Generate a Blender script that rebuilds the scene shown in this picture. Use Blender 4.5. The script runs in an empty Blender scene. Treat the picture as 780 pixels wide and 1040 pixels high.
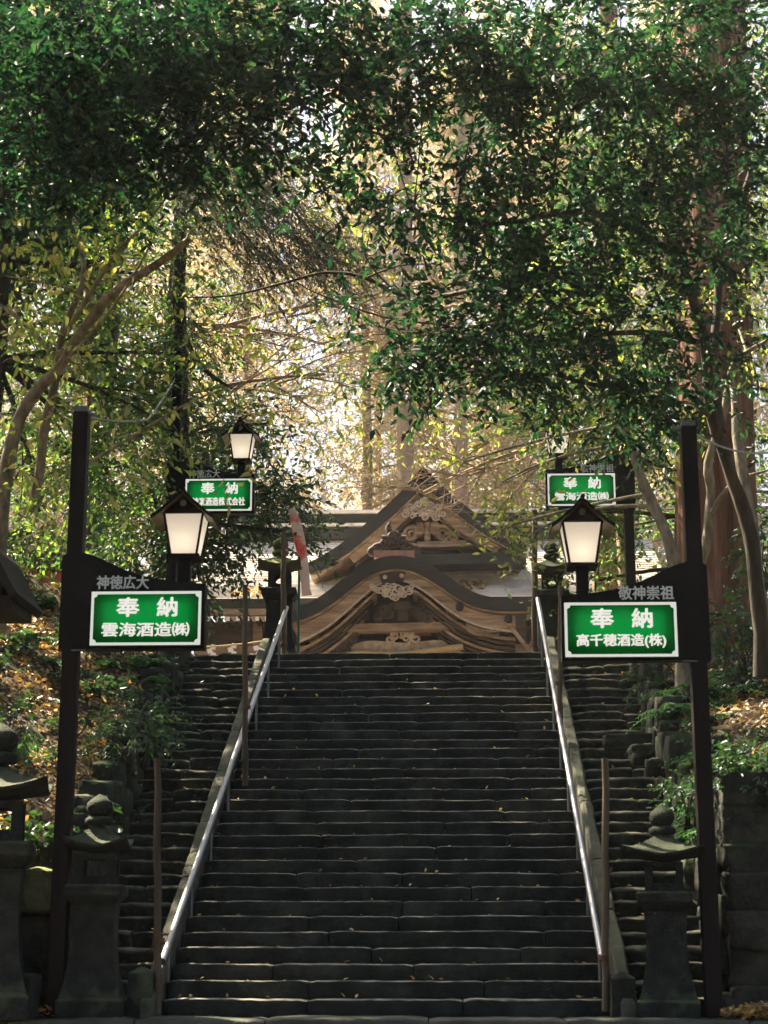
import bpy, bmesh, math, random
import numpy as np
from mathutils import Vector, Matrix, noise
random.seed(7); RNG = np.random.default_rng(11)
SC = bpy.context.scene
COL = SC.collection
R = math.radians

# ------------------------------------------------------------------ camera, sky, sun, exposure
CAM = np.array([0.525, 0.0, 0.75]); YAW = R(1.978); PITCH = R(13.859); FPX = 1728.0
cd = bpy.data.cameras.new('camera'); cam = bpy.data.objects.new('camera', cd); COL.objects.link(cam)
cam.location = CAM; cam.rotation_euler = (R(90) + PITCH, 0, YAW)
cd.sensor_width = 36; cd.sensor_fit = 'AUTO'; cd.lens = FPX / 1040 * 36
cd.clip_start = 0.1; cd.clip_end = 2000
cd.dof.use_dof = True; cd.dof.focus_distance = 30; cd.dof.aperture_fstop = 3.2
SC.camera = cam

SUN_AZ, SUN_EL = R(-52), R(51)          # azimuth measured from +Y towards +X
w = bpy.data.worlds.new('World'); SC.world = w; w.use_nodes = True
nt = w.node_tree; bg = nt.nodes['Background']
sky = nt.nodes.new('ShaderNodeTexSky'); sky.sky_type = 'NISHITA'; sky.sun_disc = False
sky.sun_elevation = SUN_EL; sky.sun_rotation = SUN_AZ; sky.dust_density = 5.0; sky.air_density = 1.0; sky.ozone_density = 0.3
nt.links.new(sky.outputs[0], bg.inputs[0]); bg.inputs[1].default_value = 0.05

sl = bpy.data.lights.new('sun', 'SUN'); sl.energy = 5.0; sl.angle = R(0.6); sl.color = (1.0, 0.84, 0.61)
so = bpy.data.objects.new('sun', sl); COL.objects.link(so)
sd = Vector((math.sin(SUN_AZ) * math.cos(SUN_EL), math.cos(SUN_AZ) * math.cos(SUN_EL), math.sin(SUN_EL)))
so.rotation_euler = sd.to_track_quat('Z', 'Y').to_euler(); so.location = (-20, 30, 40)

EXPO = 2.6
vs = SC.view_settings; vs.view_transform = 'Standard'; vs.look = 'None'; vs.gamma = 1; vs.exposure = EXPO
SC.cycles.max_bounces = 8; SC.cycles.diffuse_bounces = 4; SC.cycles.glossy_bounces = 3; SC.cycles.transmission_bounces = 6
SC.cycles.sample_clamp_indirect = 6.0

# ------------------------------------------------------------------ helpers
_fwd = np.array([-math.sin(YAW) * math.cos(PITCH), math.cos(YAW) * math.cos(PITCH), math.sin(PITCH)])
_rt = np.array([math.cos(YAW), math.sin(YAW), 0.0]); _up = np.cross(_rt, _fwd)
def at(px, py, Y):
    """world point that stands at depth Y and is seen at a pixel of the 780x1040 photograph"""
    v = _fwd * FPX + _rt * (px - 390) + _up * (520 - py)
    return CAM + v * ((Y - CAM[1]) / v[1])
def pxm(Y): return FPX / Y          # pixels per metre

def tag(o, label=None, cat=None, group=None, kind=None):
    if label: o['label'] = label
    if cat: o['category'] = cat
    if group: o['group'] = group
    if kind: o['kind'] = kind
    return o
def empty(name, loc, label, cat, group=None, rz=0.0):
    o = bpy.data.objects.new(name, None); COL.objects.link(o); o.location = loc; o.rotation_euler = (0, 0, rz)
    o.empty_display_size = 0.2
    return tag(o, label, cat, group)
def link(name, me, parent=None, world=True):
    o = bpy.data.objects.new(name, me); COL.objects.link(o)
    if parent is not None:
        o.parent = parent
        if world:       # mesh was written in world coordinates
            chain = Matrix.Identity(4); p = parent
            while p is not None:
                chain = Matrix.LocRotScale(p.location, p.rotation_euler, p.scale) @ (p.matrix_parent_inverse @ chain if False else chain); p = p.parent
            o.matrix_local = chain.inverted()
    return o
def copy_tree(o, parent=None):
    c = o.copy(); COL.objects.link(c)
    if parent is not None: c.parent = parent
    for ch in o.children: copy_tree(ch, c)
    return c

class MB:
    """collects shapes and links them as ONE mesh object"""
    def __init__(s): s.v = []; s.f = []; s.m = []; s.sm = []
    def add(s, vs, fs, mi=0, smooth=False):
        b = len(s.v); s.v += [tuple(map(float, p)) for p in vs]
        for f in fs: s.f.append(tuple(b + i for i in f)); s.m.append(mi); s.sm.append(smooth)
        return s
    def box(s, c, size, rot=None, mi=0, taper=1.0):
        x, y, z = (q / 2 for q in size); P = []
        for dz in (-1, 1):
            t = taper if dz > 0 else 1.0
            for dx, dy in ((-1, -1), (1, -1), (1, 1), (-1, 1)): P.append(Vector((dx * x * t, dy * y * t, dz * z)))
        if rot is not None: P = [rot @ p for p in P]
        P = [p + Vector(c) for p in P]
        return s.add(P, [(3, 2, 1, 0), (4, 5, 6, 7), (0, 1, 5, 4), (1, 2, 6, 5), (2, 3, 7, 6), (3, 0, 4, 7)], mi)
    def tube(s, pts, rad, n=8, mi=0, caps=True, wob=0.0):
        pts = [Vector(p) for p in pts]; k = len(pts)
        if not hasattr(rad, '__len__'): rad = [rad] * k
        vs = []; fs = []; ref = None
        for i, p in enumerate(pts):
            t = (pts[min(i + 1, k - 1)] - pts[max(i - 1, 0)]).normalized()
            if ref is None: ref = t.orthogonal().normalized()
            ref = (ref - t * ref.dot(t)); ref = ref.normalized() if ref.length > 1e-6 else t.orthogonal().normalized()
            bn = t.cross(ref)
            for j in range(n):
                a = 2 * math.pi * j / n; r = rad[i]
                if wob: r *= 1 + wob * noise.noise(Vector((math.cos(a) * 1.7, math.sin(a) * 1.7, i * 0.45)) + p * 0.5)
                vs.append(p + ref * (math.cos(a) * r) + bn * (math.sin(a) * r))
        for i in range(k - 1):
            for j in range(n):
                j2 = (j + 1) % n; fs.append((i * n + j, i * n + j2, (i + 1) * n + j2, (i + 1) * n + j))
        s.add(vs, fs, mi, True)
        if caps: s.add(vs[:n], [tuple(range(n))[::-1]], mi); s.add(vs[-n:], [tuple(range(n))], mi)
        return s
    def rings(s, c, prof, n=4, rot=math.pi / 4, mi=0, smooth=False, corner=None):
        """stack of n-gon rings [(half-width, z)] about a vertical axis; half-width is to the flat side"""
        vs = []; fs = []; k = len(prof); q = 1 / math.cos(math.pi / n)
        for (r, z) in prof:
            for j in range(n):
                a = rot + 2 * math.pi * j / n; vs.append((c[0] + math.cos(a) * r * q, c[1] + math.sin(a) * r * q, c[2] + z))
        for i in range(k - 1):
            for j in range(n):
                j2 = (j + 1) % n; fs.append((i * n + j, i * n + j2, (i + 1) * n + j2, (i + 1) * n + j))
        s.add(vs, fs, mi, smooth)
        s.add(vs[:n], [tuple(range(n))[::-1]], mi); s.add(vs[-n:], [tuple(range(n))], mi)
        return s
    def ell(s, c, r, mi=0, nu=10, nv=6, rot=None):
        vs = []; fs = []
        for i in range(nv + 1):
            th = math.pi * i / nv
            for j in range(nu):
                a = 2 * math.pi * j / nu; p = Vector((math.sin(th) * math.cos(a) * r[0], math.sin(th) * math.sin(a) * r[1], math.cos(th) * r[2]))
                vs.append((rot @ p if rot is not None else p) + Vector(c))
        for i in range(nv):
            for j in range(nu):
                j2 = (j + 1) % nu; fs.append((i * nu + j, (i + 1) * nu + j, (i + 1) * nu + j2, i * nu + j2))
        return s.add(vs, fs, mi, True)
    def slab(s, x0, x1, yf, yb, zt, zb, r=0.02, amp=0.008, mi=0, seed=0.0, rough=0.0):
        n = max(4, int((x1 - x0) / 0.07)); vs = []; fs = []
        prof = [(yb, zt), (yf + 0.45 * (yb - yf), zt), (yf + 0.09, zt), (yf + r, zt), (yf + 0.3 * r, zt - 0.3 * r), (yf, zt - r), (yf, zt - 0.3 * (zt - zb)), (yf, zt - 0.65 * (zt - zb)), (yf + 0.01, zb), (yb, zb)]
        m = len(prof)
        for i in range(n + 1):
            x = x0 + (x1 - x0) * i / n; e = 0.012 if i in (0, n) else 0
            for (y, z) in prof:
                p = Vector((x * 1.0, y, z)); q = Vector((seed, seed * 1.3, 0))
                dz = noise.noise(p * 1.6 + q) * amp + noise.noise(p * 7 + q) * amp * 0.45 + noise.noise(p * 19 + q) * rough
                dy = noise.noise(p * 2.1 + q * 2) * amp + noise.noise(p * 9 + q * 2) * amp * 0.5 + noise.noise(p * 21 + q) * rough
                vs.append((x, y + dy + e * (1 if y < (yf + yb) / 2 else -1), z + dz - (e if z > (zt + zb) / 2 else 0)))
        for i in range(n):
            for j in range(m):
                j2 = (j + 1) % m; fs.append((i * m + j, i * m + j2, (i + 1) * m + j2, (i + 1) * m + j))
        s.add(vs, fs, mi, True); s.add(vs[:m], [tuple(range(m))[::-1]], mi); s.add(vs[-m:], [tuple(range(m))], mi)
        return s
    def rock(s, c, size, amp=0.18, seed=0.0, mi=0, n=3, boxy=0.6):
        """a rounded, noisy block"""
        vs = []; idx = {}; fs = []; N = 2 ** n
        def key(a, b, c_):
            k = (a, b, c_)
            if k not in idx:
                p = Vector((2 * a / N - 1, 2 * b / N - 1, 2 * c_ / N - 1)); u = p.normalized()
                q = p * boxy + u * (1 - boxy); q *= 1 + amp * noise.noise(u * 1.3 + Vector((seed, seed * .7, seed * 1.9))) + amp * .5 * noise.noise(u * 3.7 + Vector((seed, 5, 1)))
                idx[k] = len(vs); vs.append((c[0] + q.x * size[0] / 2, c[1] + q.y * size[1] / 2, c[2] + q.z * size[2] / 2))
            return idx[k]
        for a in range(N):
            for b in range(N):
                for (fx, rev) in ((0, 1), (N, 0)):
                    q = [key(fx, a, b), key(fx, a + 1, b), key(fx, a + 1, b + 1), key(fx, a, b + 1)]; fs.append(tuple(q[::-1] if rev else q))
                    q = [key(a, fx, b), key(a + 1, fx, b), key(a + 1, fx, b + 1), key(a, fx, b + 1)]; fs.append(tuple(q if rev else q[::-1]))
                    q = [key(a, b, fx), key(a + 1, b, fx), key(a + 1, b + 1, fx), key(a, b + 1, fx)]; fs.append(tuple(q[::-1] if rev else q))
        return s.add(vs, fs, mi, True)
    def ribbon(s, A, B, y0, y1, mi=0, mi_top=None, smooth=True):
        """solid between two (x,z) curves of equal length, from depth y0 to y1"""
        n = len(A); vs = []
        for y in (y0, y1):
            vs += [(x, y, z) for x, z in A] + [(x, y, z) for x, z in B]
        a0, b0, a1, b1 = 0, n, 2 * n, 3 * n; f1 = []; f2 = []; f3 = []
        for i in range(n - 1):
            f1.append((b0 + i, b0 + i + 1, a0 + i + 1, a0 + i)); f1.append((a1 + i, a1 + i + 1, b1 + i + 1, b1 + i))
            f2.append((a0 + i, a0 + i + 1, a1 + i + 1, a1 + i)); f3.append((b1 + i, b1 + i + 1, b0 + i + 1, b0 + i))
        s.add(vs, f1 + f3 + [(a0, a1, b1, b0), (b0 + n - 1, b1 + n - 1, a1 + n - 1, a0 + n - 1)], mi)
        s.add(vs, f2, mi if mi_top is None else mi_top)
        return s
    def prism(s, poly, y0, y1, mi=0):
        """(x,z) outline given real depth in y; outline runs counter-clockwise seen from -y"""
        n = len(poly); vs = [(x, y0, z) for x, z in poly] + [(x, y1, z) for x, z in poly]
        fs = [tuple(range(n)), tuple(range(2 * n - 1, n - 1, -1))]
        for i in range(n):
            j = (i + 1) % n; fs.append((i, n + i, n + j, j))
        return s.add(vs, fs, mi)
    def mesh(s, name, mats, bevel=0.0, seg=2):
        me = bpy.data.meshes.new(name); me.from_pydata(s.v, [], s.f)
        me.polygons.foreach_set('material_index', s.m); me.polygons.foreach_set('use_smooth', s.sm)
        for m in (mats if isinstance(mats, (list, tuple)) else [mats]): me.materials.append(m)
        bm = bmesh.new(); bm.from_mesh(me)
        bmesh.ops.recalc_face_normals(bm, faces=bm.faces[:])
        if bevel:
            ed = [e for e in bm.edges if len(e.link_faces) == 2 and e.calc_face_angle(0) > 0.5]
            bmesh.ops.bevel(bm, geom=ed, offset=bevel, segments=seg, affect='EDGES', profile=0.6)
        bm.to_mesh(me); bm.free(); me.update()
        return me
    def build(s, name, mats, parent=None, bevel=0.0, world=True, seg=2):
        return link(name, s.mesh(name, mats, bevel, seg), parent, world)

# ------------------------------------------------------------------ materials
def newmat(name):
    m = bpy.data.materials.new(name); m.use_nodes = True; t = m.node_tree
    for n in list(t.nodes): t.nodes.remove(n)
    out = t.nodes.new('ShaderNodeOutputMaterial'); return m, t, out
def N(t, kind, **kw):
    n = t.nodes.new('ShaderNode' + kind)
    for k, v in kw.items(): setattr(n, k, v)
    return n
def ramp(t, cols, poss=None):
    r = N(t, 'ValToRGB'); e = r.color_ramp.elements
    k = len(cols); poss = poss or [i / (k - 1) for i in range(k)]
    while len(e) < k: e.new(0.5)
    for i, (c, p) in enumerate(zip(cols, poss)): e[i].position = p; e[i].color = (*c, 1)
    return r
def surf(name, cols, scale=4.0, rough=0.8, bump=0.3, bscale=30.0, stretch=(1, 1, 1), metal=0.0, moss=None, moss_amt=0.5, spec=0.3, poss=None, detail=8, wear_skylight=None):
    m, t, out = newmat(name); L = t.links
    b = N(t, 'BsdfPrincipled'); L.new(b.outputs[0], out.inputs[0])
    tc = N(t, 'TexCoord'); mp = N(t, 'Mapping'); mp.inputs['Scale'].default_value = stretch; L.new(tc.outputs['Object'], mp.inputs[0])
    n1 = N(t, 'TexNoise'); n1.inputs['Scale'].default_value = scale; n1.inputs['Detail'].default_value = detail; n1.inputs['Roughness'].default_value = 0.65; L.new(mp.outputs[0], n1.inputs[0])
    r = ramp(t, cols, poss or [0.3 + 0.4 * i / (len(cols) - 1) for i in range(len(cols))]); L.new(n1.outputs[0], r.inputs[0])
    col = r.outputs[0]
    if moss:
        g = N(t, 'NewGeometry'); sx = N(t, 'SeparateXYZ'); L.new(g.outputs['Normal'], sx.inputs[0])
        n3 = N(t, 'TexNoise'); n3.inputs['Scale'].default_value = 3.1; n3.inputs['Detail'].default_value = 10; L.new(tc.outputs['Object'], n3.inputs[0])
        ad = N(t, 'Math', operation='MULTIPLY_ADD'); L.new(sx.outputs[2], ad.inputs[0]); ad.inputs[1].default_value = 0.22; L.new(n3.outputs[0], ad.inputs[2])
        mr = N(t, 'MapRange'); mr.inputs[1].default_value = 0.78 - moss_amt * 0.35; mr.inputs[2].default_value = 0.92 - moss_amt * 0.35; L.new(ad.outputs[0], mr.inputs[0])
        mx = N(t, 'MixRGB'); L.new(mr.outputs[0], mx.inputs[0]); L.new(col, mx.inputs[1]); mx.inputs[2].default_value = (*moss, 1); col = mx.outputs[0]
    if wear_skylight:        # foot-worn, lichen-pale top faces and nosings, with caught skylight painted into the colour
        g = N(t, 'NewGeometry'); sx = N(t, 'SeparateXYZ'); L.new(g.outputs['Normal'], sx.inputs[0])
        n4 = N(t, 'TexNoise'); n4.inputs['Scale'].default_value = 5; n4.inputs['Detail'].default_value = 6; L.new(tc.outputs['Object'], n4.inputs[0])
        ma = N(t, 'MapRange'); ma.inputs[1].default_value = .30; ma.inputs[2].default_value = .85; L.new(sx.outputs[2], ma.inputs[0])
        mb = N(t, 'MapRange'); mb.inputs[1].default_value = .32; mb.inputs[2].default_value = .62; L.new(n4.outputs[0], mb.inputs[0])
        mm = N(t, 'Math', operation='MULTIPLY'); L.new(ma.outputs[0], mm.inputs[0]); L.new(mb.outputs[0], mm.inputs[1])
        mx = N(t, 'MixRGB'); L.new(mm.outputs[0], mx.inputs[0]); L.new(col, mx.inputs[1]); mx.inputs[2].default_value = (*wear_skylight, 1); col = mx.outputs[0]
    L.new(col, b.inputs['Base Color'])
    b.inputs['Roughness'].default_value = rough; b.inputs['Metallic'].default_value = metal
    if 'Specular IOR Level' in b.inputs: b.inputs['Specular IOR Level'].default_value = spec
    if bump:
        n2 = N(t, 'TexNoise'); n2.inputs['Scale'].default_value = bscale; n2.inputs['Detail'].default_value = 8; L.new(mp.outputs[0], n2.inputs[0])
        bp = N(t, 'Bump'); bp.inputs['Strength'].default_value = bump; bp.inputs['Distance'].default_value = 0.02 if bscale > 15 else .06; L.new(n2.outputs[0], bp.inputs['Height']); L.new(bp.outputs[0], b.inputs['Normal'])
    return m
def leafmat(name, cols, trans=0.45, tcol=(1.6, 1.5, 0.45), gloss=0.07, rough=0.35):
    m, t, out = newmat(name); L = t.links
    g = N(t, 'NewGeometry'); r = ramp(t, cols); L.new(g.outputs['Random Per Island'], r.inputs[0])
    d = N(t, 'BsdfDiffuse'); L.new(r.outputs[0], d.inputs[0])
    tm = N(t, 'MixRGB', blend_type='MULTIPLY'); tm.inputs[0].default_value = 1; L.new(r.outputs[0], tm.inputs[1]); tm.inputs[2].default_value = (*tcol, 1)
    tl = N(t, 'BsdfTranslucent'); L.new(tm.outputs[0], tl.inputs[0])
    mx = N(t, 'MixShader'); mx.inputs[0].default_value = trans; L.new(d.outputs[0], mx.inputs[1]); L.new(tl.outputs[0], mx.inputs[2])
    gl = N(t, 'BsdfGlossy'); gl.inputs['Roughness'].default_value = rough; gl.inputs[0].default_value = (0.9, 0.95, 1, 1)
    m2 = N(t, 'MixShader'); m2.inputs[0].default_value = gloss; L.new(mx.outputs[0], m2.inputs[1]); L.new(gl.outputs[0], m2.inputs[2])
    L.new(m2.outputs[0], out.inputs[0]); return m
def emit(name, col, k, jitter=None):
    m, t, out = newmat(name); e = N(t, 'Emission'); e.inputs[0].default_value = (*col, 1); e.inputs[1].default_value = k; t.links.new(e.outputs[0], out.inputs[0]); return m
def lin(r, g, b):
    f = lambda c: ((c / 255 + 0.055) / 1.055) ** 2.4 if c > 10 else c / 255 / 12.92
    return (f(r), f(g), f(b))
EK = 2 ** -EXPO

M = {}
M['step'] = surf('step_stone', [(.005, .008, .007), (.018, .022, .019), (.05, .054, .046)], 2.2, .7, .5, 38, moss=(.016, .026, .014), moss_amt=.35, spec=.2, wear_skylight=(.30, .29, .24))
M['sidestep'] = surf('rough_step_stone', [(.008, .011, .009), (.024, .028, .022), (.055, .058, .046)], 3.5, .85, .8, 24, moss=(.02, .032, .015), moss_amt=.45, spec=.2, wear_skylight=(.17, .165, .12))
M['curb'] = surf('curb_stone', [(.035, .038, .028), (.08, .08, .06), (.13, .125, .10)], 5, .8, .6, 40, moss=(.07, .09, .045), moss_amt=.35)
M['lantern'] = surf('lantern_stone', [(.008, .012, .010), (.018, .023, .020), (.038, .044, .037)], 6, .9, 1.0, 70, moss=(.06, .075, .045), moss_amt=.6)
M['moss'] = surf('mossy_stone', [(.035, .045, .03), (.08, .085, .05), (.12, .12, .08)], 7, .9, .9, 30, moss=(.12, .14, .04), moss_amt=.8)
M['rock'] = surf('bank_rock', [(.008, .011, .008), (.024, .027, .021), (.06, .06, .047)], 3, .85, .9, 18, moss=(.035, .06, .025), moss_amt=.55)
M['soil'] = surf('leafy_soil', [(.025, .02, .014), (.07, .05, .03), (.13, .09, .05)], 3.0, .95, .8, 25)
M['paving'] = surf('landing_stone', [(.03, .034, .03), (.065, .068, .06), (.1, .1, .09)], 2, .7, .5, 30, moss=(.04, .055, .025), moss_amt=.3)
M['gravel'] = surf('terrace_gravel', [(.12, .11, .09), (.22, .2, .17), (.3, .28, .24)], 8, .95, .8, 60)
M['steel'] = surf('brushed_steel', [(.30, .31, .33), (.42, .43, .45)], 3, .42, .05, 60, (1, 1, 1), metal=1.0)
M['galv'] = surf('galvanised_steel', [(.10, .12, .12), (.19, .21, .21)], 6, .5, .1, 60, metal=.7)
M['woodpole'] = surf('weathered_pole', [(.045, .035, .024), (.095, .072, .05), (.15, .115, .08)], 5, .8, .5, 30, (1, 1, .08))
M['blackmetal'] = surf('black_painted_steel', [(.005, .006, .006), (.010, .011, .011)], 3, .6, .1, 50, spec=.12)
M['brownpole'] = surf('dark_brown_pole', [(.007, .006, .006), (.014, .011, .010)], 3, .55, .1, 50, (1, 1, .1), spec=.12)
M['greymetal'] = surf('grey_letter', [(.62, .68, .66), (.74, .78, .76)], 20, .5, 0)
M['lampgold'] = surf('aged_brass', [(.10, .08, .04), (.2, .155, .07)], 8, .45, .2, 40, metal=.5)
M['cedar'] = surf('cedar_bark', [(.04, .02, .013), (.16, .08, .05), (.34, .18, .12)], 9, .95, 1.0, 14, (1, 1, .05))
M['darkbark'] = surf('dark_bark', [(.02, .017, .013), (.045, .038, .028), (.08, .068, .05)], 6, .9, .8, 20, (1, 1, .3))
M['palebark'] = surf('pale_bark', [(.07, .06, .042), (.19, .165, .12), (.34, .30, .235)], 9, .9, 1.0, 30, (1, 1, .4), moss=(.06, .085, .035), moss_amt=.45)
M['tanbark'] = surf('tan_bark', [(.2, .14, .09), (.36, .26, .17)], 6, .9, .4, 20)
M['twig'] = surf('twig', [(.05, .038, .025), (.10, .075, .05)], 6, .9, 0)
M['roof'] = surf('grey_shingle', [(.34, .315, .28), (.49, .455, .41), (.58, .545, .495)], 2.2, .55, .15, 20, (1, .4, .4))
M['roofdark'] = surf('dark_copper', [(.012, .013, .013), (.02, .021, .02), (.036, .037, .035)], 3, .7, .3, 25, (.5, 1, 3), spec=.15)
M['wood'] = surf('weathered_wood', [(.07, .046, .03), (.21, .145, .095), (.40, .30, .21)], 4, .75, .4, 22, (.25, 1, 2))
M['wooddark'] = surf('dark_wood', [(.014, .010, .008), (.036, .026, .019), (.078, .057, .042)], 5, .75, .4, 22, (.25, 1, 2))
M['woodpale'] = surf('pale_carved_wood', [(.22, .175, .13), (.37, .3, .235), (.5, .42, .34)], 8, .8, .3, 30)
M['blackwood'] = surf('near_black_wood', [(.008, .007, .006), (.02, .017, .014), (.036, .03, .025)], 6, .75, .5, 30, (1, .2, 1))
M['redwood'] = surf('red_wood', [(.22, .05, .03), (.34, .09, .05)], 6, .8, .3, 22, (1, 1, .2))
M['white'] = surf('white_paint', [(.7, .68, .64), (.8, .78, .74)], 5, .7, 0)
M['paper'] = surf('white_paper', [(.75, .74, .71), (.83, .82, .8)], 5, .9, 0)
M['rope'] = surf('straw_rope', [(.3, .22, .1), (.5, .38, .2)], 30, .9, .6, 60, (1, 1, 1))
M['cable'] = surf('pale_cable', [(.28, .3, .3), (.4, .41, .41)], 5, .6, 0)
M['greenpaint'] = surf('green_paint', [(.0, .12, .05), (.01, .17, .08)], 5, .5, 0)
M['wire'] = surf('rusty_wire', [(.09, .045, .02), (.2, .11, .06)], 20, .8, 0)
M['leaf_dark'] = leafmat('evergreen_leaf', [(.003, .015, .013), (.005, .025, .019), (.008, .035, .023), (.013, .045, .026), (.024, .06, .03)], .45, (1.7, 1.85, .85), .03, .42)
M['leaf_mid'] = leafmat('green_leaf', [(.014, .052, .026), (.032, .09, .034), (.065, .135, .042), (.11, .185, .055), (.18, .215, .065)], .55, (1.55, 1.6, .65), .04, .4)
M['leaf_yellow'] = leafmat('yellow_green_leaf', [(.095, .17, .05), (.17, .23, .065), (.27, .28, .09), (.36, .32, .12)], .55, (1.35, 1.4, .7), .05, .4)
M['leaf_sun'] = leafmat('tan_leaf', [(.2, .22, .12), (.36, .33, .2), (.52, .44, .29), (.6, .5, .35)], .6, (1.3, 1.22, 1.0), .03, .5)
M['leaf_glossy'] = leafmat('glossy_leaf', [(.01, .035, .02), (.018, .055, .028), (.03, .08, .035)], .4, (1.9, 1.7, .5), .05, .45)
M['needle'] = leafmat('conifer_spray', [(.03, .05, .035), (.06, .085, .06), (.09, .115, .08)], .3, (1.3, 1.3, .7), .05, .5)
M['litter'] = leafmat('fallen_leaf', [(.08, .05, .025), (.22, .14, .055), (.46, .32, .11), (.62, .45, .16), (.3, .18, .075), (.12, .07, .035)], .25, (1.2, 1.05, .6), .05, .45)
M['fern'] = leafmat('fern_leaf', [(.02, .07, .035), (.035, .1, .05), (.06, .14, .06)], .4, (1.6, 1.6, .6), .025, .5)

# ------------------------------------------------------------------ terrain
Y0, RUN, RISE, NST = 16.11, 9.49, 4.82, 32
def stair_z(Y): return np.clip((Y - Y0) / RUN, 0, 1) * RISE
def edge_x(Y): return 3.02 + 0.035 * np.clip(Y - 16, 0, 12)
def sm(a, b, x): t = np.clip((x - a) / (b - a), 0, 1); return t * t * (3 - 2 * t)
def ground_z(X, Y):
    X = np.asarray(X, float); Y = np.asarray(Y, float)
    left = X < 0; d = np.abs(X) - edge_x(Y); dd = np.clip(d, 0, None)
    k = np.clip((Y - 16) / 9.6, 0, 1)
    wall = np.where(left, 1.02 - .75 * k, 1.1 - 1.0 * k); slope = np.where(left, .46, .33)
    bank = wall * sm(0, .25, d) + slope * np.minimum(dd, 5) + .16 * np.clip(dd - 5, 0, 30)
    back = sm(25, 30, Y)                               # banks die out onto the terrace
    bank = bank * (1 - back * .85 * (1 - sm(6, 14, dd)))
    z = stair_z(Y) + np.where(d > 0, bank, -0.3 * (1 - sm(25.3, 25.9, Y)))
    z = np.where(Y > 60, z + (Y - 60) * .06, z)
    front = sm(16.36, 16.6, Y)
    z = z * front + (-0.06) * (1 - front)
    z = np.where(Y < 15.6, -0.85, z)
    n = .10 * np.sin(X * 1.9 + Y * .7) * np.sin(Y * 1.3 - X * .5) + .05 * np.sin(X * 5.1) * np.sin(Y * 4.3)
    return z + n * sm(.1, .8, d) * (Y > 16.2) * 1.0
def build_ground():
    xs = np.unique(np.concatenate([np.linspace(-150, -40, 12), np.linspace(-40, -10, 41), np.linspace(-10, 10, 161), np.linspace(10, 40, 41), np.linspace(40, 150, 12)]))
    ys = np.unique(np.concatenate([np.linspace(-60, 14, 30), np.linspace(14, 31, 137), np.linspace(31, 70, 60), np.linspace(70, 260, 24)]))
    X, Y = np.meshgrid(xs, ys); Z = ground_z(X, Y); nx, ny = len(xs), len(ys)
    V = np.stack([X, Y, Z], -1).reshape(-1, 3)
    i = np.arange(ny - 1)[:, None] * nx + np.arange(nx - 1)[None, :]
    Fc = np.stack([i, i + 1, i + nx + 1, i + nx], -1).reshape(-1, 4)
    me = bpy.data.meshes.new('ground'); me.from_pydata(V.tolist(), [], Fc.tolist()); me.polygons.foreach_set('use_smooth', [True] * len(Fc)); me.materials.append(M['soil']); me.update()
    o = link('ground', me); o['kind'] = 'structure'
build_ground()
gz = lambda x, y: float(ground_z(x, y))

# terrace in front of the hall, and the landing at the foot of the stairs
b = MB(); b.add([(-8, 25.9, 4.826), (8, 25.9, 4.826), (8, 39.2, 4.826), (-8, 39.2, 4.826)], [(0, 1, 2, 3)]); b.build('terrace', M['gravel'])['kind'] = 'structure'
b = MB(); x = -9.0; k = 0
while x < 9:
    L = random.uniform(1.1, 1.9); b.slab(x, x + L - .012, 15.55, 16.13, .004 + random.uniform(-.006, .006), -.3, .03, .02, seed=k * 3.1, rough=.003); x += L; k += 1
b.build('landing', M['paving'])['kind'] = 'structure'

# ------------------------------------------------------------------ stairs
def staircase(name, label, xl, xr, mat, lens, amp, rr, rough, hj):
    t = empty(name, ((xl(18) + xr(18)) / 2, Y0, 0), label, 'stairs')
    tread = RUN / NST; rise = RISE / NST
    for i in range(NST):
        yf = Y0 + i * tread; zt = (i + 1) * rise; a, c = xl(yf), xr(yf); x = a; b = MB()
        while x < c - .05:
            L = random.uniform(*lens); x2 = min(c, x + L)
            if c - x2 < .3: x2 = c
            b.slab(x, x2 - .011, yf + random.uniform(-hj, hj), yf + tread + .12, zt + random.uniform(-hj, hj) * .6, zt - rise - .05, rr * random.uniform(.7, 1.4), amp, seed=random.uniform(0, 99), rough=rough)
            x = x2
        b.build('step', mat, t)
    return t
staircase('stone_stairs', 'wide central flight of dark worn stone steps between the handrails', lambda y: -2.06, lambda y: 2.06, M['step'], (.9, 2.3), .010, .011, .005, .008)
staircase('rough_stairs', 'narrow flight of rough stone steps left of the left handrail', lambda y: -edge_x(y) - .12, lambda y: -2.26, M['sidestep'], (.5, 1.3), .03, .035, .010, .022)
staircase('rough_stairs', 'narrow flight of rough stone steps right of the right handrail', lambda y: 2.26, lambda y: edge_x(y) + .12, M['sidestep'], (.5, 1.3), .03, .035, .010, .022)

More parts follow.
